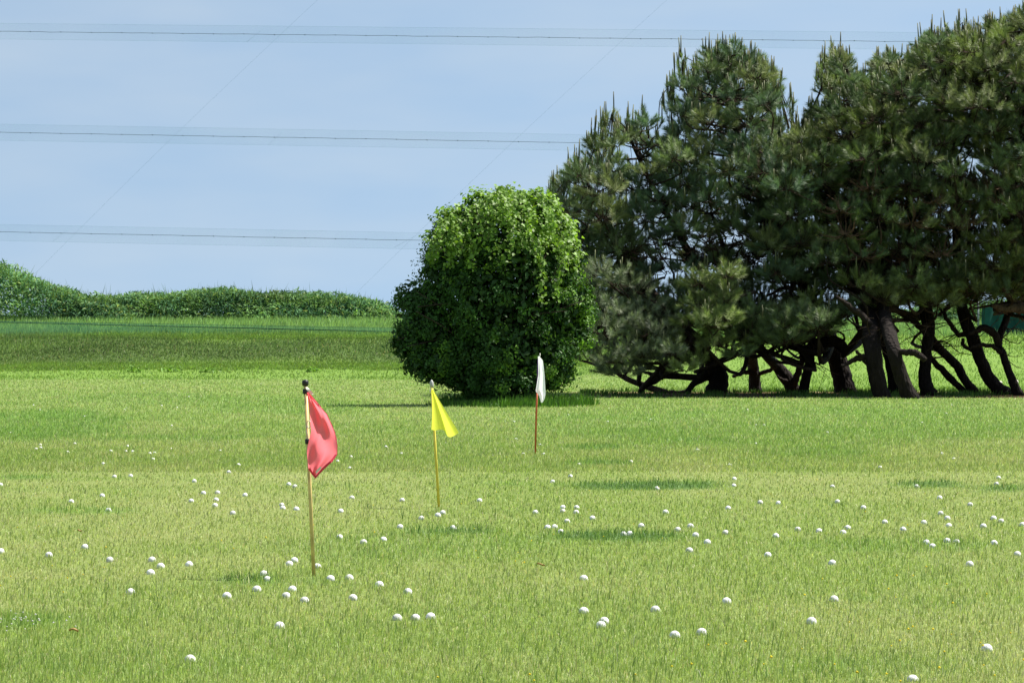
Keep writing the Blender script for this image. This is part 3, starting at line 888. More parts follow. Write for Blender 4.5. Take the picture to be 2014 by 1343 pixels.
# ------------------------------------------------------------------ pines
def shoot_template(n=125, L=0.32):
    t = rng.uniform(0.0, 1.0, n) ** 0.8
    a = rng.uniform(0, 2 * np.pi, n)
    ang = np.radians(rng.uniform(38, 80, n)) * (1 - 0.45 * t)
    ln = rng.uniform(0.12, 0.19, n)
    R = np.stack([np.cos(a), np.sin(a), np.zeros(n)], 1)
    D = R * np.sin(ang)[:, None] + np.array((0, 0, 1.0)) * np.cos(ang)[:, None]
    B = np.stack([np.zeros(n), np.zeros(n), t * L], 1) + R * 0.008
    tip = B + D * ln[:, None]; tip[:, 2] -= 0.01
    S = np.stack([-np.sin(a), np.cos(a), np.zeros(n)], 1) * 0.0056
    return np.stack([B - S, B + S, tip], 1).reshape(-1, 3)
TEMPL = np.stack([shoot_template() for k in range(10)])     # (10, 285, 3)

def basis(D):
    D = D / np.linalg.norm(D, axis=1)[:, None]
    r = rng.normal(0, 1, D.shape)
    A = r - (r * D).sum(1)[:, None] * D; A /= np.linalg.norm(A, axis=1)[:, None]
    return np.stack([A, np.cross(D, A), D], 2)     # columns

def add_shoots(g, P, D, scale, col):
    n = len(P); k = rng.integers(0, len(TEMPL), n)
    M = basis(D)
    V = np.einsum('nij,nkj->nki', M, TEMPL[k] * scale[:, None, None]) + P[:, None, :]
    m = TEMPL.shape[1]
    c = np.repeat(col[:, None, :], m, 1) * rng.uniform(0.75, 1.25, (n, m // 3, 1)).repeat(3, 1)
    g.add(V.reshape(-1, 3), np.arange(n * m).reshape(-1, 3), None, c.reshape(-1, 3))

def add_candle(g, p, L, col):
    dv = np.array((rng.normal(0, .05), rng.normal(0, .05), 1.0))
    tube(g, np.array([p, p + dv * L * 0.6, p + dv * L]), np.array([0.019, 0.017, 0.012]), 4, col)

PINES = [  # label, depth, leader (px, py, width px), extra limbs
 dict(lab="low pine with a stout stump, limbs sweeping along the ground to the left", d=75.0, lead=[(1408,770,40),(1414,742,38),(1395,705,26),(1335,640,20),(1270,560,16),(1200,450,10),(1150,350,6)],
   limbs=[[(1420,722,18),(1381,737,15),(1362,756,13),(1350,770,11)],[(1395,738,14),(1365,756,10),(1352,768,8)],[(1360,770,10),(1322,775,15),(1285,765,13),(1240,748,11),(1200,728,8),(1140,708,4)],
          [(1400,743,11),(1340,742,12),(1290,738,10),(1262,730,5)],[(1265,712,5),(1250,702,12),(1285,678,10),(1311,655,7)],[(1385,692,16),(1345,690,15),(1306,690,10),(1280,672,6)]]),
 dict(lab="upright straight-stemmed small pine behind the low limbs", d=77.0, lead=[(1486,771,26),(1484,742,23),(1479,706,22),(1468,640,17),(1440,560,13),(1420,480,9),(1400,420,5)],
   limbs=[[(1486,735,9),(1462,732,9),(1440,741,6)],[(1488,738,9),(1515,727,8),(1530,716,6)]]),
 dict(lab="pine with a forked trunk leaning left beside the upright one", d=76.0, lead=[(1563,769,26),(1546,742,28),(1527,719,22),(1500,690,18),(1430,600,15),(1345,480,13),(1275,350,9),(1235,265,5)],
   limbs=[[(1560,765,12),(1567,740,13),(1576,712,12),(1578,695,9)],[(1555,752,9),(1535,745,6),(1528,740,4)]]),
 dict(lab="thin pine whose trunk bends over into a low arch", d=73.0, lead=[(1579,773,21),(1585,740,19),(1592,708,20),(1580,690,18),(1520,650,14),(1450,610,10),(1405,575,5)],
   limbs=[[(1592,712,16),(1578,692,15),(1600,680,20),(1640,672,22),(1660,690,22)]]),
 dict(lab="thick-trunked pine leaning left, left of the twin black trunks", d=75.5, lead=[(1664,771,42),(1655,735,38),(1640,688,37),(1605,610,27),(1540,470,19),(1475,330,13),(1435,210,9),(1420,125,5)],
   limbs=[[(1640,690,20),(1625,665,16),(1590,640,12),(1540,630,8)]]),
 dict(lab="left one of the two thickest black pine trunks", d=66.6, lead=[(1735,784,32),(1722,735,33),(1713,665,36),(1709,605,32),(1685,480,21),(1630,350,14),(1590,230,8)],
   limbs=[[(1713,702,13),(1690,704,13),(1668,712,9),(1650,720,5)],[(1711,640,14),(1690,617,13),(1665,602,10),(1640,584,6)],[(1715,735,7),(1695,705,7),(1680,690,6)]]),
 dict(lab="right one of the two thickest black pine trunks, flaring to the right", d=65.0, lead=[(1793,787,34),(1771,735,27),(1752,670,29),(1738,605,26),(1738,480,18),(1705,300,12),(1665,130,6)],
   limbs=[[(1758,690,12),(1778,693,12),(1795,693,14),(1815,708,11)]]),
 dict(lab="pine trunk half hidden between the two thickest black trunks", d=73.5, lead=[(1762,771,28),(1753,720,25),(1735,650,22),(1700,550,16),(1645,410,10),(1600,320,6)], limbs=[]),
 dict(lab="vertical pine trunk with a swollen foot, right of the thickest trunks", d=71.0, lead=[(1829,776,32),(1820,750,27),(1821,700,21),(1827,640,23),(1816,585,22),(1795,450,16),(1775,280,10),(1755,125,5)],
   limbs=[[(1824,660,13),(1805,640,13),(1785,625,11),(1762,615,9)],[(1820,600,14),(1780,560,16),(1745,520,14),(1715,460,9)]]),
 dict(lab="pine with twin slanting stems splayed to the right", d=73.0, lead=[(1918,774,20),(1895,745,17),(1881,719,18),(1850,688,17),(1830,660,15),(1815,600,12),(1830,450,10),(1820,300,6)],
   limbs=[[(1898,772,14),(1872,748,14),(1848,725,13),(1828,705,11),(1820,685,9)]]),
 dict(lab="curved pine trunk leaning left, second from the right edge", d=71.5, lead=[(1980,778,30),(1950,750,26),(1928,708,24),(1911,662,26),(1896,625,24),(1885,560,20),(1878,400,14),(1862,220,8),(1850,75,5)],
   limbs=[[(1905,655,10),(1885,658,10),(1868,640,9),(1848,610,8),(1838,590,5)],[(1912,690,8),(1893,680,8),(1890,668,7)]]),
 dict(lab="slender pine with an arching bough, rightmost slanting trunk", d=70.5, lead=[(2005,779,20),(1988,738,16),(1972,695,15),(1963,670,15),(1985,600,13),(1995,480,10),(1990,330,6)],
   limbs=[[(1966,678,14),(1952,655,15),(1932,645,14),(1912,652,10),(1900,657,6)],[(1970,694,9),(1950,682,9),(1925,678,8),(1905,684,5)]]),
 dict(lab="tall pine at the right edge with a pale bare limb", d=70.0, lead=[(2062,782,46),(2050,700,42),(2040,600,38),(2024,420,26),(2016,240,18),(2012,120,10),(2008,50,5)],
   limbs=[[(2050,612,26),(2010,606,23),(1970,606,18),(1945,602,8)],[(2012,603,13),(1990,590,12),(1972,572,9),(1958,560,5)],[(2030,450,18),(1990,400,20),(1950,350,15),(1915,330,9)],[(2060,500,20),(2120,380,16),(2170,200,9)]]),
]
CROWN_TOP = [(1052,480),(1066,405),(1080,350),(1105,333),(1135,308),(1143,278),(1160,258),(1180,268),(1189,230),(1200,214),(1240,230),(1256,192),(1272,192),(1284,228),(1304,256),(1313,220),(1318,150),(1330,110),(1345,107),(1362,140),
             (1374,92),(1400,86),(1470,82),(1492,102),(1520,128),(1537,152),(1536,228),(1547,268),(1558,208),(1570,202),(1586,236),(1600,192),(1608,148),(1620,112),(1643,93),(1672,98),(1687,136),(1711,126),(1739,93),(1768,98),(1782,117),
             (1797,83),(1825,64),(1854,31),(1868,59),(1892,40),(1916,55),(1940,35),(1969,40),(2007,20),(2060,0),(2180,-20)]
BOT = [(1050,490),(1075,540),(1110,580),(1140,610),(1200,640),(1300,640),(1370,650),(1430,650),(1500,680),(1560,665),(1620,650),(1680,615),(1750,600),(1850,605),(1950,590),(2100,590),(2180,540)]
ct, cb = np.array(CROWN_TOP, float), np.array(BOT, float)
_o = np.concatenate([np.stack([np.linspace(ct[k, 0], ct[k + 1, 0], 8), np.linspace(ct[k, 1], ct[k + 1, 1], 8)], 1) for k in range(len(ct) - 1)])
GAPS = np.array([(1316,480,12,24), (1350,496,14,14), (1380,506,12,14), (1446,505,15,9), (1472,528,10,7), (1543,597,12,7), (1330,548,10,8), (1640,608,10,6), (1890,318,16,11), (1930,332,12,8), (1250,312,26,20), (1207,305,12,10),
                 (1405,540,9,8), (1420,480,8,6), (1660,596,10,6), (1860,372,10,7), (1500,560,10,7), (1545,262,12,24), (1312,215,10,26), (1268,520,9,10), (1290,555,8,8), (1365,548,9,7), (1700,610,9,5), (1600,575,8,6)], float)
def edge_dist(px, py):
    e = float(np.sqrt(((_o - (px, py)) ** 2).sum(1)).min())
    q = np.sqrt(((px - GAPS[:, 0]) / GAPS[:, 2]) ** 2 + ((py - GAPS[:, 1]) / GAPS[:, 3]) ** 2)
    r = np.hypot(px - GAPS[:, 0], py - GAPS[:, 1])
    gap = float((r - r / np.maximum(q, 1e-3)).min())
    return min(e, gap + 14)
def crown_keep(px, py):
    t = np.interp(px, ct[:, 0], ct[:, 1]); b = np.interp(px, cb[:, 0], cb[:, 1])
    return t + 2 <= py <= b and edge_dist(px, py) > 22
HOLES = [(1330, 500, 95, 34, 0.92), (1400, 545, 60, 26, 0.7), (1250, 500, 30, 30, 0.6), (1545, 590, 55, 28, 0.75), (1480, 520, 40, 30, 0.5), (1890, 330, 60, 40, 0.6), (1640, 610, 60, 30, 0.7), (1240, 300, 26, 20, 0.5),
         (1820, 470, 150, 85, 0.55), (1960, 440, 80, 110, 0.5), (1690, 480, 70, 60, 0.4), (1400, 640, 200, 26, 0.25), (1330, 720, 60, 22, 0.7), (1300, 580, 40, 20, 0.5), (1930, 600, 90, 22, 0.5)]
EXTRA = [(1290, 712, 0.22), (1322, 694, 0.24), (1200, 735, 0.24), (1265, 700, 0.28), (1450, 700, 0.26), (1140, 680, 0.40), (1160, 708, 0.34), (1190, 712, 0.36), (1228, 738, 0.26), (1248, 728, 0.28), (1230, 700, 0.34), (1130, 640, 0.42), (1170, 600, 0.42), (1150, 560, 0.4), (1185, 655, 0.42), (1205, 615, 0.44), (1240, 640, 0.44), (1265, 610, 0.4),
         (1215, 670, 0.36), (1275, 660, 0.40), (1300, 640, 0.36), (1250, 575, 0.36), (1180, 540, 0.4), (1215, 560, 0.38), (1310, 665, 0.3), (1290, 690, 0.22), (1345, 728, 0.18), (1370, 716, 0.24),
         (1355, 640, 0.40), (1380, 600, 0.42), (1400, 560, 0.42), (1420, 590, 0.42), (1390, 640, 0.42), (1430, 545, 0.34), (1375, 560, 0.36), (1420, 640, 0.42), (1405, 675, 0.36), (1360, 675, 0.34), (1435, 680, 0.34), (1410, 615, 0.4),
         (1500, 640, 0.44), (1540, 645, 0.42), (1585, 625, 0.42), (1470, 660, 0.42), (1515, 675, 0.36), (1555, 670, 0.32), (1610, 645, 0.36), (1480, 620, 0.4)]
clumps = []       # px, py, tree index, world pos, radius
leaders = []
for t in PINES:
    P, R = smooth_path([W(a, b, t["d"]) for a, b, w_ in t["lead"]], [w_ * t["d"] / F / 2 for a, b, w_ in t["lead"]], 5)
    dcrown = 71.8
    kk = smoothstep(0.25, 0.7, np.linspace(0, 1, len(P)))[:, None]
    org = np.array((0, 0, CAM_H)); sc_ = (dcrown / t['d'] - 1) * kk + 1
    P = org + (P - org) * sc_
    P[:, 1] += 0.10 * np.sin(np.linspace(0, 5, len(P)) + t["d"])
    leaders.append((P, R))
def pick_tree(px, py):
    best, bi = 1e9, 0
    for i, t in enumerate(PINES):
        if py < 420 and (px < 1547) != (i < 5): continue
        for (a, b, w_) in t["lead"][3:]:
            q = math.hypot((a - px) * 1.25, (b - py) * 0.8) * random.uniform(0.85, 1.15)
            if q < best: best, bi = q, i
    return bi
taken = [[] for k in range(7)]
tries = 0
while tries < 40000:
    tries += 1
    px, py = random.uniform(1055, 2180), random.uniform(-90, 715)
    if not crown_keep(px, py): continue
    ok = not (px < 1330 and random.random() < 0.25)
    for (a, b, rx, ry, s) in HOLES:
        if ((px - a) / rx) ** 2 + ((py - b) / ry) ** 2 < 1 and random.random() < s: ok = False; break
    if not ok: continue
    lay = random.randrange(7)
    if px < 1500 and lay in (2, 4, 6): continue
    sp = (58 if lay < 2 else 50) if px < 2030 else 70
    if any((a - px) ** 2 + ((b - py) * 1.25) ** 2 < sp * sp for a, b in taken[lay]): continue
    taken[lay].append((px, py))
    ti = pick_tree(px, py)
    top = np.interp(px, ct[:, 0], ct[:, 1])
    rad = random.uniform(0.46, 0.74) * (1 if lay < 2 else 0.9)
    rad = min(rad, max(0.16, (edge_dist(px, py) - 14) / 72.0))
    dd = (71.6 if px < 1500 else 70.6) + (lay - 2) * 1.15 + random.uniform(-.6, .6) + 0.5 * (py < 300) 
    clumps.append((px, py, ti, W(px, py, dd), rad, (py - top) if lay < 3 else 30 + 0.3 * min(100, py - top)))
# the edge of the outline is made of upright plumes of different heights
px = 1062.0
while px < 2100:
    top = np.interp(px, ct[:, 0], ct[:, 1]) - 4
    hgt = random.uniform(0, 34)
    clumps.append((px, top + hgt, pick_tree(px, top + 60), W(px, top + hgt, 71.8 + random.uniform(-1.2, 1.6)), random.uniform(0.45, 1.15), -1))
    px += random.uniform(13, 36)
for (a, b, rx, ry, m) in [(1350, 505, 110, 40, 26), (1460, 525, 70, 35, 12), (1560, 595, 60, 25, 8), (1250, 500, 60, 60, 8), (1860, 360, 90, 60, 14)]:
    for k in range(m):
        px, py = random.gauss(a, rx * 0.5), random.gauss(b, ry * 0.5)
        clumps.append((px, py, pick_tree(px, py), W(px, py, random.uniform(69, 75)), random.uniform(0.3, 0.6), -2))
for (px, py, r) in EXTRA:
    ti = pick_tree(px, py); clumps.append((px, py, ti, W(px, py, random.uniform(66.6, 68.2)), r, 300))

needle_base = [np.array((0.126, 0.184, 0.084)), np.array((0.152, 0.204, 0.082)), np.array((0.098, 0.154, 0.086))]
for ti, t in enumerate(PINES):
    b = W(t["lead"][0][0], t["lead"][0][1], t["d"])
    root = empty("pine_tree", (b[0], b[1], 0)); tag(root, t["lab"], "tree", "wind-leaned pines at the lawn's edge")
    P, R = leaders[ti]
    gt, gb, gc = Geo(), Geo(), Geo()
    P0 = P.copy(); P0[0, 2] = min(P0[0, 2], -0.05)
    Rf = R.copy(); Rf[:3] *= np.array((1.18, 1.08, 1.02))
    tube(gt, P0, Rf, 12, (0.26, 0.25, 0.26), 0.10)  # canopy shade put into this tint, darkening already dark bark
    for lb in t["limbs"]:
        pale = t["lab"].startswith("tall pine") or lb[0][0] == 1360 or lb[0][0] == 1265
        nl = len(lb)
        Pl, Rl = smooth_path([W(a, q, t["d"]) - np.array((0, 0.5 * k / nl, 0)) for k, (a, q, w_) in enumerate(lb)], [w_ * t["d"] / F / 2 for a, q, w_ in lb], 4)
        Pl[1:] += rng.normal(0, 0.012, Pl[1:].shape)
        tube(gb, Pl, Rl, 9, (1.5, 1.4, 1.3) if pale else (0.36, 0.34, 0.33), 0.10)
    mine = [c for c in clumps if c[2] == ti]
    for (px, py, _, Cc, rad, below) in mine:
        # limb from the leader
        dv = P - Cc
        cost = np.linalg.norm(dv * np.array((1, 0.6, 1)), axis=1) + np.where(P[:, 2] > Cc[2] - 0.2, 1.5, 0)
        cost[P[:, 2] < 1.2] += 2.0
        k = int(np.argmin(cost)); A = P[k]
        ln = np.linalg.norm(Cc - A)
        r0 = min(R[k] * 0.6, 0.022 + 0.013 * ln)
        mid = A * 0.5 + Cc * 0.5 + np.array((rng.normal(0, .1) * ln, rng.normal(0, .1) * ln, -0.10 * ln + rng.normal(0, .08) * ln))
        m2 = A * 0.2 + Cc * 0.8 + np.array((rng.normal(0, .06) * ln, rng.normal(0, .06) * ln, -0.08 * ln))
        Pl, Rl = smooth_path([A, mid, m2, Cc], [r0, r0 * .75, r0 * .5, 0.012], 3)
        tube(gb, Pl, Rl, 6, np.array((1.0, 0.92, 0.85)) * rng.uniform(0.4, 1.0), 0.08, False)
        if below == -1:          # plume: a leader with whorls, hanging down from its tip at Cc
            ns = int(5 + 9 * rad)
            tt = np.linspace(0, 1, ns)
            lean_ = np.array((rng.normal(0.08, .30), rng.normal(0, .15), -1.0))
            an = rng.uniform(0, 6.28, ns)
            out = np.stack([np.cos(an), np.sin(an), np.zeros(ns)], 1)
            pos = Cc + np.array((0, 0, -0.3)) + lean_ * rad * tt[:, None] + out * (0.03 + 0.27 * tt[:, None])
            D = out * (0.15 + 0.75 * tt[:, None]) + np.array((0, 0, 1.0))
            stem = Cc + np.array((0, 0, -0.3)) + lean_ * rad * 1.1
            tube(gb, np.array([stem, (stem + Cc) / 2, Cc]), np.array([0.03, 0.02, 0.01]), 5, (0.8, 0.7, 0.6), 0, False)
        else:
            ns = int(6 + 27 * rad)
            u = rng.normal(0, 1, (ns, 3)); u /= np.linalg.norm(u, axis=1)[:, None]
            u[:, 2] = np.abs(u[:, 2]) * 0.85 - 0.22
            pos = Cc + u * rad * rng.uniform(0.6, 1.0, (ns, 1))
            D = u * np.array((1.15, 1.1, 0.5)) + np.array((-0.15, 0, 0.62)) + rng.normal(0, 0.25, (ns, 3))
        yellow = rng.uniform(0, 1) 
        base = needle_base[rng.integers(0, 3)] * rng.uniform(0.75, 1.25)
        if px > 1560: base = base * np.array((1.12, 1.05, 0.86))  # yellowish sunlight put into the needle colour on the right
        if below == 300: base = (np.array((0.200, 0.240, 0.150)) if px < 1325 else np.array((0.215, 0.270, 0.100)) if px < 1450 else np.array((0.150, 0.205, 0.095))) * rng.uniform(0.8, 1.15)
        elif yellow < 0.16: base = np.array((0.215, 0.250, 0.110))
        colr = base * rng.uniform(0.8, 1.25, (ns, 1))
        sc = rng.uniform(0.8, 1.2, ns)
        bare = below == -2 or below > 60 and ((px - 1830) / 200) ** 2 + ((py - 455) / 120) ** 2 < 1 and rng.uniform() < 0.62
        if bare:          # old inner wood: most of its shoots have lost their needles
            kp = rng.uniform(0, 1, ns) < (0.22 if below > 0 else 0.10)
            if below == -2: D = D + rng.normal(0, 0.8, D.shape)
            pos2 = pos[kp]
            if kp.any(): add_shoots(gc, pos2, D[kp], sc[kp], colr[kp])
        else:
            add_shoots(gc, pos, D, sc, colr)
        for s in range(ns):
            q0 = Cc + (pos[s] - Cc) * 0.15; q1 = pos[s]; e = pos[s] + D[s] / np.linalg.norm(D[s]) * 0.26 * sc[s]
            tube(gb, np.array([q0, (q0 + q1) / 2 - np.array((0, 0, .05)), q1, e]), np.array([0.010, 0.008, 0.006, 0.003]) * (1.4 if bare else 1), 4, (0.8, 0.65, 0.55) if below == -2 else (1.9, 1.55, 1.2) if bare else (0.7, 0.6, 0.5), 0, False)
            pc = 0.6 if below < 25 else (0.30 if below < 120 else 0.13)
            if not bare and rng.uniform() < pc and D[s][2] > 0.5:
                for _c in range(int(rng.integers(1, 3))):
                    add_candle(gc, e + rng.normal(0, 0.02, 3), rng.uniform(0.18, 0.40) * (1.6 if below == -1 else 1), np.array((0.16, 0.17, 0.08)) * rng.uniform(0.5, 1.2))
    # bare dead twigs inside
    for k in range(16):
        if len(mine) < 3: break
        i = int(rng.integers(len(P) // 3, int(len(P) * 0.78))); a = P[i]
        dirv = rng.normal(0, 1, 3) * np.array((1, .8, .35)); dirv /= np.linalg.norm(dirv)
        L = rng.uniform(0.6, 1.8); pts = [a]
        for s in range(4):
            dirv = dirv + rng.normal(0, .3, 3); dirv /= np.linalg.norm(dirv); pts.append(pts[-1] + dirv * L / 4)
        tube(gb, np.array(pts), np.linspace(0.018, 0.005, 5), 5, np.array((1.5, 1.3, 1.1)) * rng.uniform(.6, 1.2), 0, False)
        for s in range(3):
            e = pts[s + 1] + rng.normal(0, 1, 3) * 0.28
            tube(gb, np.array([pts[s + 1], (pts[s + 1] + e) / 2, e]), np.array([0.008, 0.006, 0.004]), 4, np.array((1.3, 1.1, .95)), 0, False)
    add_obj("trunk", gt.mesh("trunk", M_BARK, True), root)
    add_obj("branches", gb.mesh("branches", M_BARK, True), root)
    if gc.n: add_obj("crown", gc.mesh("crown", M_NEEDLE), root)

# ------------------------------------------------------------------ far thickets on the bank
def thicket(name, label, prof, d, depth, seed, dens=60, cat="hedge"):
    prof = np.array(prof, float)
    g = Geo()
    pxs = np.arange(prof[0, 0], prof[-1, 0], 3.0)
    for layer in range(int(depth * 2) + 1):
        dd = d + layer * 0.5
        m = len(pxs) * dens // (6 if layer > 2 else 4)
        px = rng.uniform(prof[0, 0], prof[-1, 0], m)
        topy = np.interp(px, prof[:, 0], prof[:, 1])
        X = (px - CX) / F * d
        ztop = CAM_H + (HY - topy) / F * d + 0.12 + 0.8 * (fbm(X * 0.9, X * 0 + layer * 3.0, seed, 3) - 0.55) - 0.10 * max(0, 2 - layer)
        zb = terrain(X, np.full(m, dd)) 
        u = rng.uniform(0, 1, m) ** 0.8
        bul = 0.45 * (fbm(X * 0.9, u * 2.5 + seed, seed + 3) - 0.5)
        Z = zb + (ztop - zb) * u
        C = np.stack([X, dd + bul + 0.9 * u * (layer < 2) + rng.uniform(-.2, .2, m), Z], 1)
        hue = fbm(X * 0.8, Z * 0.9 + layer, seed + 9)
        base = np.where((hue > 0.52)[:, None], np.array((0.145, 0.260, 0.095)), np.array((0.085, 0.180, 0.085)))  # distance haze put into the leaf colours: lighter and more blue-green
        base = np.where((rng.uniform(0, 1, m) < 0.08)[:, None], np.array((0.22, 0.28, 0.12)), base)
        base = base * (0.45 + 1.1 * fbm(X * 0.35 + 4, Z * 0.7 + X * 0.1, seed + 21, 3))[:, None]
        nv = rng.normal(0, 0.6, (m, 3)) + np.array((0.2, -0.5, 0.8))
        leaves(g, C, nv, rng.uniform(0.18, 0.42, m), 0.26, base * 1.15 * rng.uniform(0.6, 1.35, (m, 1)), 0.1, 0.3)
    # upright blades along the top edge
    m = len(pxs) * 7
    px = rng.uniform(prof[0, 0], prof[-1, 0], m); X = (px - CX) / F * d
    zt = CAM_H + (HY - np.interp(px, prof[:, 0], prof[:, 1])) / F * d - rng.uniform(0.05, 0.7, m)
    dd = d + rng.uniform(0.2, depth, m)
    h = rng.uniform(0.2, 0.6, m) * np.where(rng.uniform(0, 1, m) < 0.06, 1.9, 1); w = rng.uniform(0.03, 0.06, m)
    ln = rng.normal(0, 0.3, m)
    V = np.stack([np.stack([X - w / 2, dd, zt], 1), np.stack([X + w / 2, dd, zt], 1), np.stack([X + ln * h, dd + rng.normal(0, .1, m), zt + h], 1)], 1).reshape(-1, 3)
    g.add(V, np.arange(m * 3).reshape(-1, 3), None, np.repeat(np.array((0.14, 0.23, 0.07)) * rng.uniform(0.6, 1.3, (m, 1)), 3, 0))
    o = add_obj(name, g.mesh(name, M_HEDGE)); tag(o, label, cat)
    return o
thicket("thicket", "tall mound of leafy bamboo thicket at the left end of the bank", [(-140, 500), (-60, 508), (0, 522), (40, 545), (90, 562), (130, 574), (175, 588), (225, 600), (265, 622)], 147.5, 5, 5)
thicket("thicket", "long low leafy thicket along the bank top, left of the bush", [(120, 610), (160, 586), (220, 582), (300, 580), (360, 578), (430, 568), (480, 576), (560, 575), (620, 580), (700, 586), (740, 596), (770, 610), (795, 628)], 148.5, 5, 8)
thicket("thicket", "bright leafy thicket glimpsed behind the right-hand pine trunks", [(1680, 640), (1705, 618), (1750, 604), (1800, 612), (1840, 606), (1870, 604), (1910, 600), (1960, 598), (2010, 590), (2060, 600), (2140, 605)], 150, 4, 14, 50)

# small broad-leaved weeds at the foot of the bank
for (px, py, s) in [(262, 722, 0.32), (340, 726, 0.32), (412, 728, 0.34), (615, 733, 0.3)]:
    dd = 125.0; p = W(px, py + 5, dd); p[2] = float(terrain(np.array([p[0]]), np.array([dd]))[0])
    g = Geo(); n = 60
    C = p + np.abs(rng.normal(0, 1, (n, 3))) * np.array((0, 0, s * 0.35)) + rng.normal(0, 1, (n, 3)) * np.array((s * .7, s * .5, 0))
    leaves(g, C, rng.normal(0, .5, (n, 3)) + np.array((0, -.2, 1)), rng.uniform(.12, .24, n), .5, np.array((0.13, 0.26, 0.03)) * rng.uniform(.7, 1.3, (n, 1)))
    which = {262: "leftmost", 340: "second from left", 412: "third from left", 615: "rightmost"}[px]
    o = add_obj("weed", g.mesh("weed", M_LEAF)); tag(o, "low leafy weed at the bank's foot, %s of four" % which, "plant", "leafy weeds at the foot of the bank")

# ------------------------------------------------------------------ netting behind
M_NET = net_mat("sky_netting", (0.13, 0.42, 0.50), 0.085)
M_NETG = net_mat("green_netting", (0.07, 0.40, 0.34), 0.30)
M_CABLE = plain_mat("net_cable", (0.07, 0.11, 0.14), 0.7, 0.2, 0.2, 3)
M_CORD = plain_mat("net_cord", (0.17, 0.30, 0.40), 0.7, 0.2, 0.2, 3)
M_GCABLE = plain_mat("green_cable", (0.008, 0.05, 0.045), 0.7, 0.2, 0.2, 3)
DN = 135.2
def line(pxs, y0, slope, sag=0.0, d=DN):
    return np.array([W(p, y0 + slope * p - sag * math.sin(p * 0.011) , d) for p in pxs])
def net_band(label, edges, cable, d, netm, cabm, cordm, seams, rc=0.012, rk=0.0036, extra=None):
    pxs = np.arange(-300, 2400, 60.0)
    root = empty("net_band", W(1000, cable[0] + cable[1] * 1000, d)); tag(root, label, "net", "bands of the ball-stop net")
    T = line(pxs, *edges[0], d=d); B = line(pxs, *edges[1], d=d)
    V = np.concatenate([T, B]); n = len(pxs); i = np.arange(n - 1)
    add_obj("netting", make_mesh("netting", V, [np.stack([i, i + 1, i + 1 + n, i + n], 1)], netm), root)
    fine = np.arange(-300, 2400, 20.0)
    g = Geo(); L = line(fine, *cable, d=d); L[:, 1] -= 0.05
    L[:, 2] += rng.normal(0, 0.006, len(L))
    tube(g, L, np.full(len(L), rc), 5)
    for k in range(0, len(L), 3):   # lashings
        tube(g, np.array([L[k] - (0, 0, .03), L[k] + (0, 0, .03)]), np.array([rc * 1.5, rc * 1.5]), 5)
    add_obj("cable", g.mesh("cable", cabm, True), root)
    for e in edges:
        g = Geo(); L = line(fine, *e, d=d); L[:, 1] -= 0.03; tube(g, L, np.full(len(L), rk), 4)
        add_obj("edge_cord", g.mesh("edge_cord", cordm, True), root)
    for (a, b) in seams:
        g = Geo(); P = np.array([W(*a, d), W(*b, d)]); P[:, 1] -= 0.04; tube(g, P, np.array([rk, rk]) * .9, 4)
        add_obj("seam", g.mesh("seam", cordm), root)
net_band("highest band of pale netting crossing the top of the sky", [(46.5, .0100), (77.5, .0115)], (62.5, .0112), DN, M_NET, M_CABLE, M_CORD, [((522, 53), (485, 84))])
net_band("middle band of pale netting crossing the sky", [(244.5, .0180), (276.5, .0175)], (260.5, .0183), DN, M_NET, M_CABLE, M_CORD, [((560, 256), (527, 286))])
net_band("lowest pale band of netting in the sky, above the hedge", [(441.5, .0200), (473.5, .0200)], (456, .0207), DN, M_NET, M_CABLE, M_CORD, [((142, 445), (104, 475)), ((828, 458), (775, 487))])
net_band("dark green band of netting low against the bank", [(631.5, .0170), (662, .0090)], (633.5, .0245), DN, M_NETG, M_GCABLE, M_GCABLE, [], 0.020, 0.007)

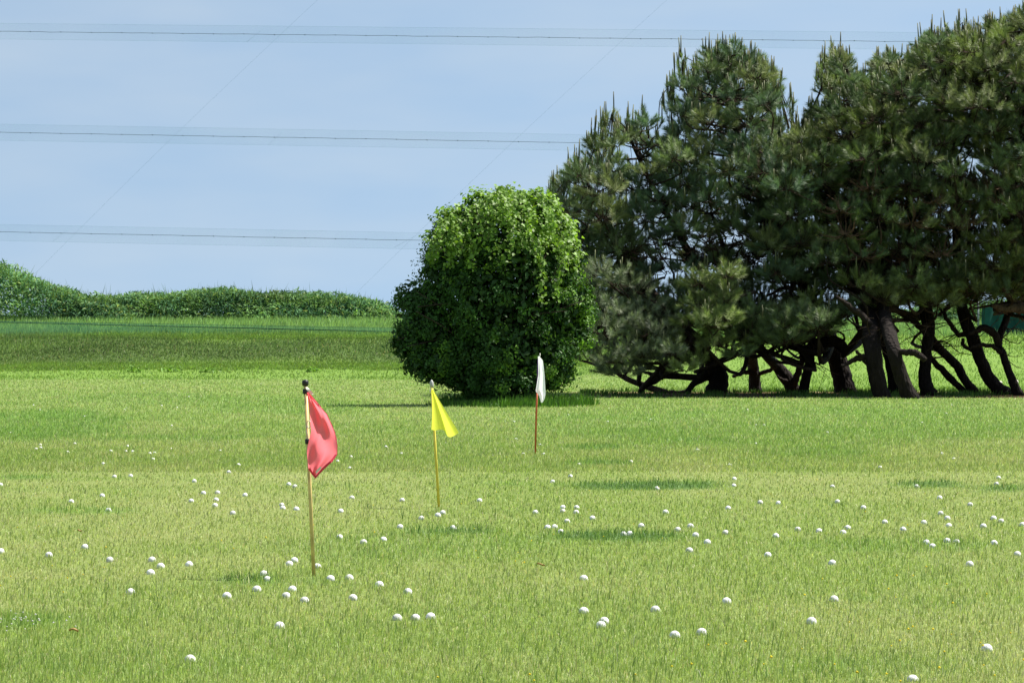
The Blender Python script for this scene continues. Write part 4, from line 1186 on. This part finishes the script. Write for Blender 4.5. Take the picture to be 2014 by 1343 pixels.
def wire(label, a, b, d):
    g = Geo(); P = np.array([W(a[0] + (b[0] - a[0]) * t, a[1] + (b[1] - a[1]) * t - 6 * math.sin(math.pi * t), d) for t in np.linspace(-0.25, 1.05, 24)])
    tube(g, P, np.full(len(P), 0.0030), 5)
    o = add_obj("guy_wire", g.mesh("guy_wire", M_CORD, True)); tag(o, label, "wire", "guy wires of the net")
wire("thin slanting guy wire crossing the sky at the left, above the tall thicket", (625, 0), (62, 545), 139.0)
wire("thin slanting guy wire crossing the sky above the bush", (1312, 0), (705, 572), 139.0)

# dark green screen and pale stones seen between the right-hand trunks
M_SCREEN = plain_mat("green_screen_cloth", (0.010, 0.065, 0.055), 0.8, 0.2, 0.3, 1.2)
M_POST = plain_mat("screen_post", (0.16, 0.20, 0.20), 0.5, 0.4, 0.2, 4)
sd = 137.0
root = empty("windbreak_screen", W(1965, 668, sd)); tag(root, "dark green cloth screen on posts behind the rightmost pines", "screen")
V, Q = cloth([(602, 1932, 2070), (630, 1930, 2070), (663, 1934, 2070)], sd, 40, lambda s, t: 0.12 * math.sin(s * 24) + 0.05 * math.sin(s * 51 + t * 3))
add_obj("cloth", make_mesh("cloth", V, [Q], M_SCREEN, None, True), root)
for px in (1925, 1998, 2070):
    b = W(px, 680, sd); tp = W(px, 592, sd); b[2] = terrain(np.array([b[0]]), np.array([sd]))[0] - .1
    simple_tube("post", [b + (0, .15, 0), tp + (0, .15, 0)], [0.05, 0.05], M_POST, root)
M_STONE = plain_mat("pale_stone", (0.50, 0.47, 0.42), 0.85, 0.2, 0.25, 6, 0.4)
for (px, py, r, lab) in [(1992, 755, 0.20, "pale rounded stone on the grass behind the slender right trunk"), (1965, 747, 0.12, "smaller pale stone between the two right-hand trunks")]:
    dd = 92.0
    me = sphere_mesh("stone", r, M_STONE, 14, 9)
    co = np.empty(len(me.vertices) * 3, np.float32); me.vertices.foreach_get("co", co); co = co.reshape(-1, 3)
    co *= (1 + 0.28 * (fbm(co[:, 0] * 5 + px, co[:, 1] * 5 + co[:, 2] * 7, 3) - .5))[:, None]; co[:, 2] *= 0.6
    me.vertices.foreach_set("co", co.ravel()); me.update()
    o = add_obj("stone", me); p = W(px, py, dd); o.location = (p[0], dd, float(terrain(np.array([p[0]]), np.array([dd]))[0]) + r * .35)
    tag(o, lab, "stone", "pale stones behind the pines")
